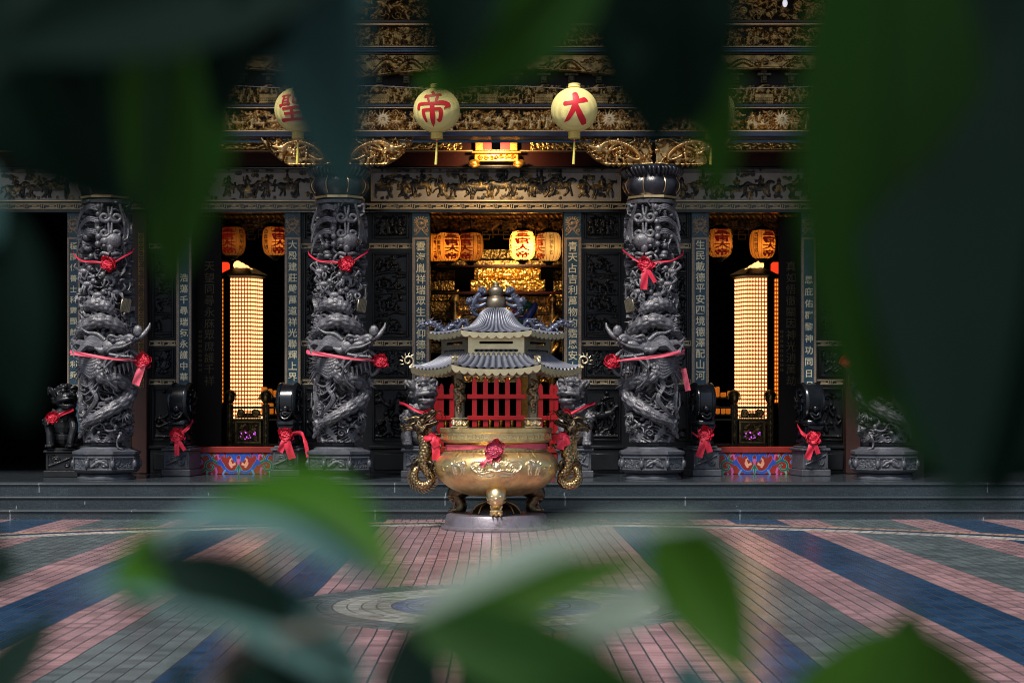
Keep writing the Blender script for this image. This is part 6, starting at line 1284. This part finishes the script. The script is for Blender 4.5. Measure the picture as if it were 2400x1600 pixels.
# painted phoenix figure seen over the burner's shoulder
Y = 29.8; t = thing('painted_phoenix', 'painted phoenix figure in blue, green and ochre right of the burner finial', 'figure', (ax(1215, Y), Y, FLOOR+.004), 0); q = lambda a, b, d=0: (ax(a, Y)-ax(1215, Y), d, az(b, Y)-FLOOR)
mb = MB(); mb.tube(cr([q(1215, 1000), q(1216, 850), q(1214, 770), q(1220, 735), q(1226, 715)], 6), [.2, .19, .16, .12, .05], 16); mb.tube(cr([q(1212, 770), q(1200, 762), q(1196, 775)], 4), [.1, .08, .03], 10); mb.build('body', mat('ochre_paint', (.5, .28, .06), .5, 0, .3, 14), t)
for k, P, r_ in (('jade_paint', [q(1185, 760), q(1195, 740), q(1210, 752), q(1200, 768)], .07), ('jade_paint', [q(1196, 722), q(1206, 702), q(1216, 705), q(1214, 718)], .065), ('cobalt_paint', [q(1190, 735), q(1205, 735), q(1215, 725), q(1227, 705), q(1229, 695)], .07), ('rose_paint', [q(1180, 720), q(1190, 708), q(1196, 714)], .05), ('cobalt_paint', [q(1184, 750), q(1190, 762), q(1186, 775)], .06)):
    mb = MB(); mb.tube(cr([(a, -.16, c) for a, b, c in P], 6), [r_*.7, r_, r_, r_*.3], 12, flat=1.); mb.build('plume', PAINTS[k], t, 60)
# inscription tablet lit over the central doorway
Y = 25.98; t = thing('name_tablet', 'small gilded tablet glowing under a lamp over the central doorway', 'tablet', (ax(1140, Y), Y, az(372, Y)), 0); Z = lambda d: az(d, Y)-az(372, Y); W_ = px(57, Y)
mb = MB(); mb.box(-W_*.86, W_*.86, 0, .06, Z(347), Z(322), bev=.01); mb.box(-W_, W_, -.05, .05, Z(353), Z(347.5), bev=.008); mb.box(-W_*.9, W_*.9, -.03, .05, Z(372), Z(354), bev=.015); mb.build('frame', GOLDO, t, 30)
mb = MB(); r = Rel(W_*1.7, Z(355)-Z(370), .007, seed=3); [r.spiral(r.w*.5+s*d, r.h*.5, .035, 1.5, s, 0, .010, 0, .02) for s in (-1, 1) for d in (.07, .16, .25)]; r.disc(r.w*.5, r.h*.5, .03, 0, .03); r.flat(-r.w/2, -.031, Z(370), mb); mb.build('scroll_relief', GOLDO, t, 60)
mb = MB(); mb.box(-W_*.55, W_*.55, -.006, -.0005, Z(345), Z(323)); mb.build('red_field', CHARRED, t, 0)
for s in (-1, 1):
    mb = MB(); mb.ell((s*W_*.92, -.06, Z(376)), (.085, .05, .05), fn=lambda d: 1+.25*np.sin(d[..., 0]*14)*np.sin(d[..., 2]*11)); mb.tube(cr([(s*W_*.7, -.05, Z(380)), (s*W_*.9, -.1, Z(384)), (s*W_*1.08, -.06, Z(378))], 4), [.02, .03, .02], 8); mb.build('lion_support', GOLDO, t, 60)
t = thing('tablet_lamp', 'square black lamp in front of the gilded tablet', 'lamp', tuple(at(1139, 333, 25.2)), 0); mb = MB(); mb.box(-.065, .065, -.05, .08, -.065, .065, bev=.006); mb.build('housing', INK, t); mb = MB(); mb.box(-.055, .055, .081, .085, -.055, .055); mb.build('glass', mat('lamp_glass', (.9, .8, .6), .3, emit=(1., .62, .25), es=3.), t); mb = MB(); mb.tube([(0, 0, .065), (0, 0, .9)], .01, 6); mb.build('stem', INK, t)
# ---------------------------------------------------------------- foreground foliage close to the lens
def leaf_mesh(b, t, w, roll=0., cup=.25, bend=.1, wave=.0, arc=0., ns=18, nu=8, pw=.85):
    b = np.array(b); t = np.array(t); a = t-b; L = np.linalg.norm(a); d = a/L; v = np.array((0, -1., 0)); s = np.cross(d, v); s /= np.linalg.norm(s)+1e-9; n = np.cross(s, d)
    s2 = s*math.cos(roll)+n*math.sin(roll); n2 = n*math.cos(roll)-s*math.sin(roll); P = []
    for i in range(ns+1):
        q = i/ns; sh = max(0., math.sin(pi*q**pw))**.75*(1-.25*q)*1.12; row = []
        for e in np.linspace(-1, 1, nu+1):
            row.append(b+a*q+s*(arc*L*math.sin(pi*q))+s2*e*sh*w/2+n2*(bend*L*math.sin(pi*q)+cup*w*abs(e)*sh-.0*e+wave*w*math.sin(q*17+e*2)*abs(e)))
        P.append(row)
    mb = MB(); mb.grid(np.array(P)); r = np.array([row[nu//2] for row in P]); mb.tube(r-n2*.0004, [.0016, .0012, .0004], 5); return mb
def LF_(x, y, Y): return at(x, y, Y)
def branch(label, twig, leaves, group='leaves in front of the lens', zs=1.):
    """twig: pixel path with depth; leaves: base, tip, width px, roll, cup, bend, material"""
    twig = [(a, b, c*zs) for a, b, c in twig]; leaves = [((a[0], a[1], a[2]*zs), (b[0], b[1], b[2]*zs), *r) for a, b, *r in leaves]; b0 = at(*twig[0]); t = thing('leafy_branch', label, 'branch', tuple(b0), 0, group)
    mb = MB(); mb.tube(cr([at(*p)-b0 for p in twig], 6), [.004, .003, .002], 8); mb.build('twig', BARK, t, 60)
    for (bx, by, bY), (tx, ty, tY), w, roll, cup, bend, m, *arc in leaves:
        o = leaf_mesh(at(bx, by, bY)-b0, at(tx, ty, tY)-b0, px(w, (bY+tY)/2), roll, cup, bend, arc=arc[0] if arc else 0.).build('leaf', m, t, 0)
        for p in o.data.polygons: p.use_smooth = True
    return t
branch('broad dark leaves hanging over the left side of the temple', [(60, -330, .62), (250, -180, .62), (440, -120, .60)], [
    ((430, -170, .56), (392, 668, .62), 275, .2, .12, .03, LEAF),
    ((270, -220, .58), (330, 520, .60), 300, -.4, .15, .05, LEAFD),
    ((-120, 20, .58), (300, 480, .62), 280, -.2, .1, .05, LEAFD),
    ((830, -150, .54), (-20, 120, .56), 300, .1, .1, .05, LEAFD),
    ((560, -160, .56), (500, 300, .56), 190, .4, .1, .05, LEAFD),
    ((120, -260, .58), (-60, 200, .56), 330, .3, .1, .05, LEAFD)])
branch('teal leaf with a pale sheen hanging before the left lantern', [(560, -330, .58), (680, -150, .58), (700, -90, .58)], [
    ((715, -200, .54), (800, 470, .60), 250, -.3, .10, .06, LEAFT), ((640, -150, .54), (600, 150, .56), 220, .5, .1, .05, LEAFD), ((760, -180, .55), (730, 230, .56), 200, .4, .1, .05, LEAFT)])
branch('green leaf pointing down at the top middle of the photo', [(1420, -320, .58), (1330, -180, .58), (1280, -110, .58)], [
    ((1400, -170, .55), (965, 238, .60), 270, .3, .15, .05, LEAF), ((1130, -190, .55), (1000, 180, .58), 230, -.3, .1, .05, LEAFD)])
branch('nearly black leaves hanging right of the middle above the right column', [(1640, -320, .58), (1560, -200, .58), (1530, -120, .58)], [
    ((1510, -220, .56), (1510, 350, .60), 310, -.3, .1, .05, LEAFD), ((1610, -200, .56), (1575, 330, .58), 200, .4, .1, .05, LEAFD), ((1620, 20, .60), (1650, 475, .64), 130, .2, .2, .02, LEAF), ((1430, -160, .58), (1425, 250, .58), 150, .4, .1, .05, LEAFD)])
branch('big blurred green leaves covering the right edge of the photo', [(2500, -320, .56), (2200, -160, .56), (2080, -100, .56)], [
    ((2040, -260, .52), (1990, 990, .58), 470, .25, .06, .02, LEAF), ((2140, -160, .56), (2210, 1180, .54), 420, -.4, .08, .03, LEAFD), ((2330, -240, .54), (2290, 1170, .56), 520, -.4, .1, .03, LEAFD), ((2480, 60, .56), (2390, 1180, .56), 360, .4, .1, .03, LEAFD), ((2160, -330, .56), (1960, 420, .58), 260, .4, .1, .03, LEAFD), ((2020, 330, .60), (2130, 1090, .58), 340, .2, .1, .03, LEAF)])
branch('dim green leaf at the left edge before the dark doorway', [(-260, 200, .58), (-120, 330, .58), (-60, 420, .58)], [
    ((-60, 430, .56), (60, 985, .58), 230, .4, .1, .04, LEAFD), ((-140, 360, .56), (-10, 560, .56), 160, .4, .1, .04, LEAFT)])
branch('bright arching leaf and dark leaves on the low branch in front of the burner', [(470, 1700, .72), (520, 1520, .72), (640, 1470, .71), (900, 1400, .72)], [
    ((480, 1150, .76), (935, 1380, .70), 125, .3, .2, -.05, LEAFY, -.22),
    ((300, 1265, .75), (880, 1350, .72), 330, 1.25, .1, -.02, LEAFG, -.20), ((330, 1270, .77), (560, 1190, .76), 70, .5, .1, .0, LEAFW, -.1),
    ((680, 1425, .72), (345, 1268, .72), 175, -.1, .12, .06, LEAFD),
    ((330, 1410, .73), (338, 1205, .74), 130, .2, .2, .02, LEAFY), ((420, 1360, .75), (330, 1250, .75), 90, .2, .2, .02, LEAFY),
    ((850, 1590, .71), (175, 1345, .74), 300, -1.2, .1, .05, LEAFG, .06), ((780, 1680, .70), (650, 1440, .72), 190, -.3, .1, .04, LEAFD)], zs=.8)
branch('sheeny middle leaves and a yellow green leaf tip on the low branch', [(1240, 1800, .72), (1100, 1560, .72), (980, 1440, .72)], [
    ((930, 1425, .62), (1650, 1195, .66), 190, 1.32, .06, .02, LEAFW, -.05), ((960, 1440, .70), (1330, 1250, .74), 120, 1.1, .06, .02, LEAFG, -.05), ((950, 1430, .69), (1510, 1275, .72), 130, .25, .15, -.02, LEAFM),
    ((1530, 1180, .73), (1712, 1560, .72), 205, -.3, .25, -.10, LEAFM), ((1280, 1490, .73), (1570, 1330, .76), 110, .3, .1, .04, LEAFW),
    ((940, 1420, .69), (1560, 1650, .70), 200, .3, .15, .04, LEAF), ((1040, 1620, .70), (1180, 1470, .72), 200, -.4, .1, .04, LEAFD)], zs=.8)
branch('dark broad leaf at the bottom right corner over the paving', [(2300, 1800, .66), (2180, 1680, .66), (2100, 1600, .66)], [
    ((2320, 1690, .64), (1770, 1640, .68), 430, -.25, .12, .10, LEAFM), ((2050, 1760, .66), (2090, 1395, .68), 250, -.3, .1, .04, LEAF)])
branch('dark leaf tips poking up along the bottom edge', [(300, 1800, .68), (420, 1700, .68), (620, 1640, .68)], [
    ((-60, 1640, .66), (130, 1405, .68), 120, .3, .1, .03, LEAFD), ((-40, 1330, .68), (50, 1285, .68), 90, .3, .1, .03, LEAFD), ((-70, 1180, .68), (22, 1330, .68), 70, .2, .1, .03, LEAFD), ((560, 1700, .68), (610, 1470, .68), 170, .4, .1, .03, LEAFD), ((430, 1700, .68), (420, 1490, .69), 60, .4, .1, .03, LEAFD), ((950, 1720, .68), (960, 1400, .70), 170, .4, .1, .03, LEAFD), ((1300, 1740, .68), (1240, 1490, .70), 340, .4, .1, .03, LEAFD), ((1660, 1760, .70), (1560, 1510, .72), 150, -.5, .1, .03, LEAFT), ((1720, 1690, .72), (1700, 1535, .73), 120, .8, .1, .03, LEAFT)])
# ---------------------------------------------------------------- unseen trees added to shade the near leaves and the view edges
def added_shade_tree(label, x, y, zc, spread, n, seed, zmin):
    g = random.Random(seed); t = thing('shade_tree', label, 'tree', (x, y, 0), 0, 'trees behind the camera')
    mb = MB(); mb.tube(cr([(0, 0, 0), (.05, .0, 1.2), (-.04, .1, 2.4), (.1, .3, 3.6)], 6), [.24, .18, .16, .1], 14)
    for k in range(9):
        a = k*.7+g.random(); l = g.uniform(.5, .9)*spread; mb.tube(cr([(0, .1, 2.1+k*.12), (l*.4*math.cos(a), l*.4*math.sin(a), 2.9+k*.1), (l*math.cos(a), l*math.sin(a), 3.2+g.uniform(-.2, .9))], 5), [.08, .05, .015], 8)
    mb.build('trunk', BARK, t, 60)
    V = []; Q = []; i = 0; cl = [(g.uniform(-1, 1), g.uniform(-1, 1), g.uniform(0, 1)) for _ in range(46)]
    while i < n:
        c = g.choice(cl)
        if c[0]**2+c[1]**2 > 1: cl.remove(c); continue
        p = np.array((c[0]*spread, c[1]*spread, zc+c[2]*1.9-.4*(c[0]**2+c[1]**2)))+np.array([g.gauss(0, .33), g.gauss(0, .33), g.gauss(0, .24)])
        if p[2] < zmin+max(0, (y+p[1]))*.26: continue
        d = np.array((g.gauss(0, 1), g.gauss(0, 1), g.gauss(-.5, .6))); d /= np.linalg.norm(d); s = np.cross(d, (g.gauss(0, 1), g.gauss(0, 1), 1)); s /= np.linalg.norm(s)+1e-9; l = g.uniform(.12, .2); w = l*.42; nn = np.cross(s, d)*.02
        V += [p, p+d*l*.4+s*w*.5+nn, p+d*l, p+d*l*.4-s*w*.5+nn]; Q.append((4*i, 4*i+1, 4*i+2, 4*i+3)); i += 1
    mb = MB(); mb.add(V, Q); mb.build('crown', LEAF, t, 0)
added_shade_tree('leafy tree right behind the camera spreading over it', -1.6, -2.6, 3.0, 4.3, 9000, 5, 2.35)
added_shade_tree('second leafy tree behind the camera to the right', 4.2, -3.0, 3.0, 4.0, 6500, 6, 2.3)
added_shade_tree('leafy garden tree left of the courtyard, outside the photo', -9.2, 8.5, 4.2, 3.6, 7000, 7, 3.6)  # side trees are added, unseen, only to darken the edges of the view
added_shade_tree('leafy garden tree right of the courtyard, outside the photo', 9.4, 9.0, 4.2, 3.6, 7000, 8, 3.6)
# ---------------------------------------------------------------- light
w = bpy.data.worlds.new('World'); sc.world = w; w.use_nodes = True; n = w.node_tree; bg = n.nodes['Background']
sky = n.nodes.new('ShaderNodeTexSky'); sky.sky_type = 'NISHITA'; sky.sun_disc = False; EL, AZ = 56., 205.
sky.sun_elevation = R(EL); sky.sun_rotation = R(AZ); sky.dust_density = 2.; sky.ozone_density = 1.6; n.links.new(sky.outputs[0], bg.inputs[0]); bg.inputs[1].default_value = .066
L = bpy.data.lights.new('Sun', 'SUN'); L.energy = 3.1; L.angle = R(12); L.color = (1., .93, .86); so = bpy.data.objects.new('Sun', L); col.objects.link(so)
sd = Vector((math.sin(R(AZ))*math.cos(R(EL)), math.cos(R(AZ))*math.cos(R(EL)), math.sin(R(EL)))); so.rotation_euler = sd.to_track_quat('Z', 'Y').to_euler(); so.location = (0, 0, 30)
lamp('Tablet_lamp_light', (0, 25.32, az(334, 25.3)), 62, (1., .62, .26), .05, (0, 26.3, az(430, 26.3)), 130)
lamp('Altar_lamp_light', (.25, 30.2, 4.45), 85, (1., .68, .30), .1, (.2, 31.3, 3.5), 100)
lamp('Left_door_lantern_light', (-3.9, 31., 4.9), 2., (1., .55, .18), .15); lamp('Right_door_lantern_light', (3.9, 31., 4.9), 2., (1., .55, .18), .15)  # extra warm fill lights deep in the side bays, no lantern there
# ---------------------------------------------------------------- camera
c = bpy.data.cameras.new('Camera'); cam = bpy.data.objects.new('Camera', c); col.objects.link(cam); sc.camera = cam
cam.location = (0, 0, CAMZ); cam.rotation_euler = (R(90), 0, 0); c.sensor_width = 36; c.lens = 60; c.clip_end = 400; c.clip_start = .05
c.shift_x = (1200-1163)/2400; c.shift_y = 150/2400
c.dof.use_dof = True; c.dof.focus_distance = 20.; c.dof.aperture_fstop = 5.; c.dof.aperture_blades = 0
sc.view_settings.view_transform = 'Standard'; sc.view_settings.look = 'None'; sc.view_settings.exposure = .75; sc.view_settings.gamma = 1.; sc.view_settings.use_curve_mapping = False
sc.cycles.use_denoising = True; sc.cycles.filter_width = 1.0; sc.cycles.max_bounces = 6; sc.cycles.sample_clamp_indirect = 4.
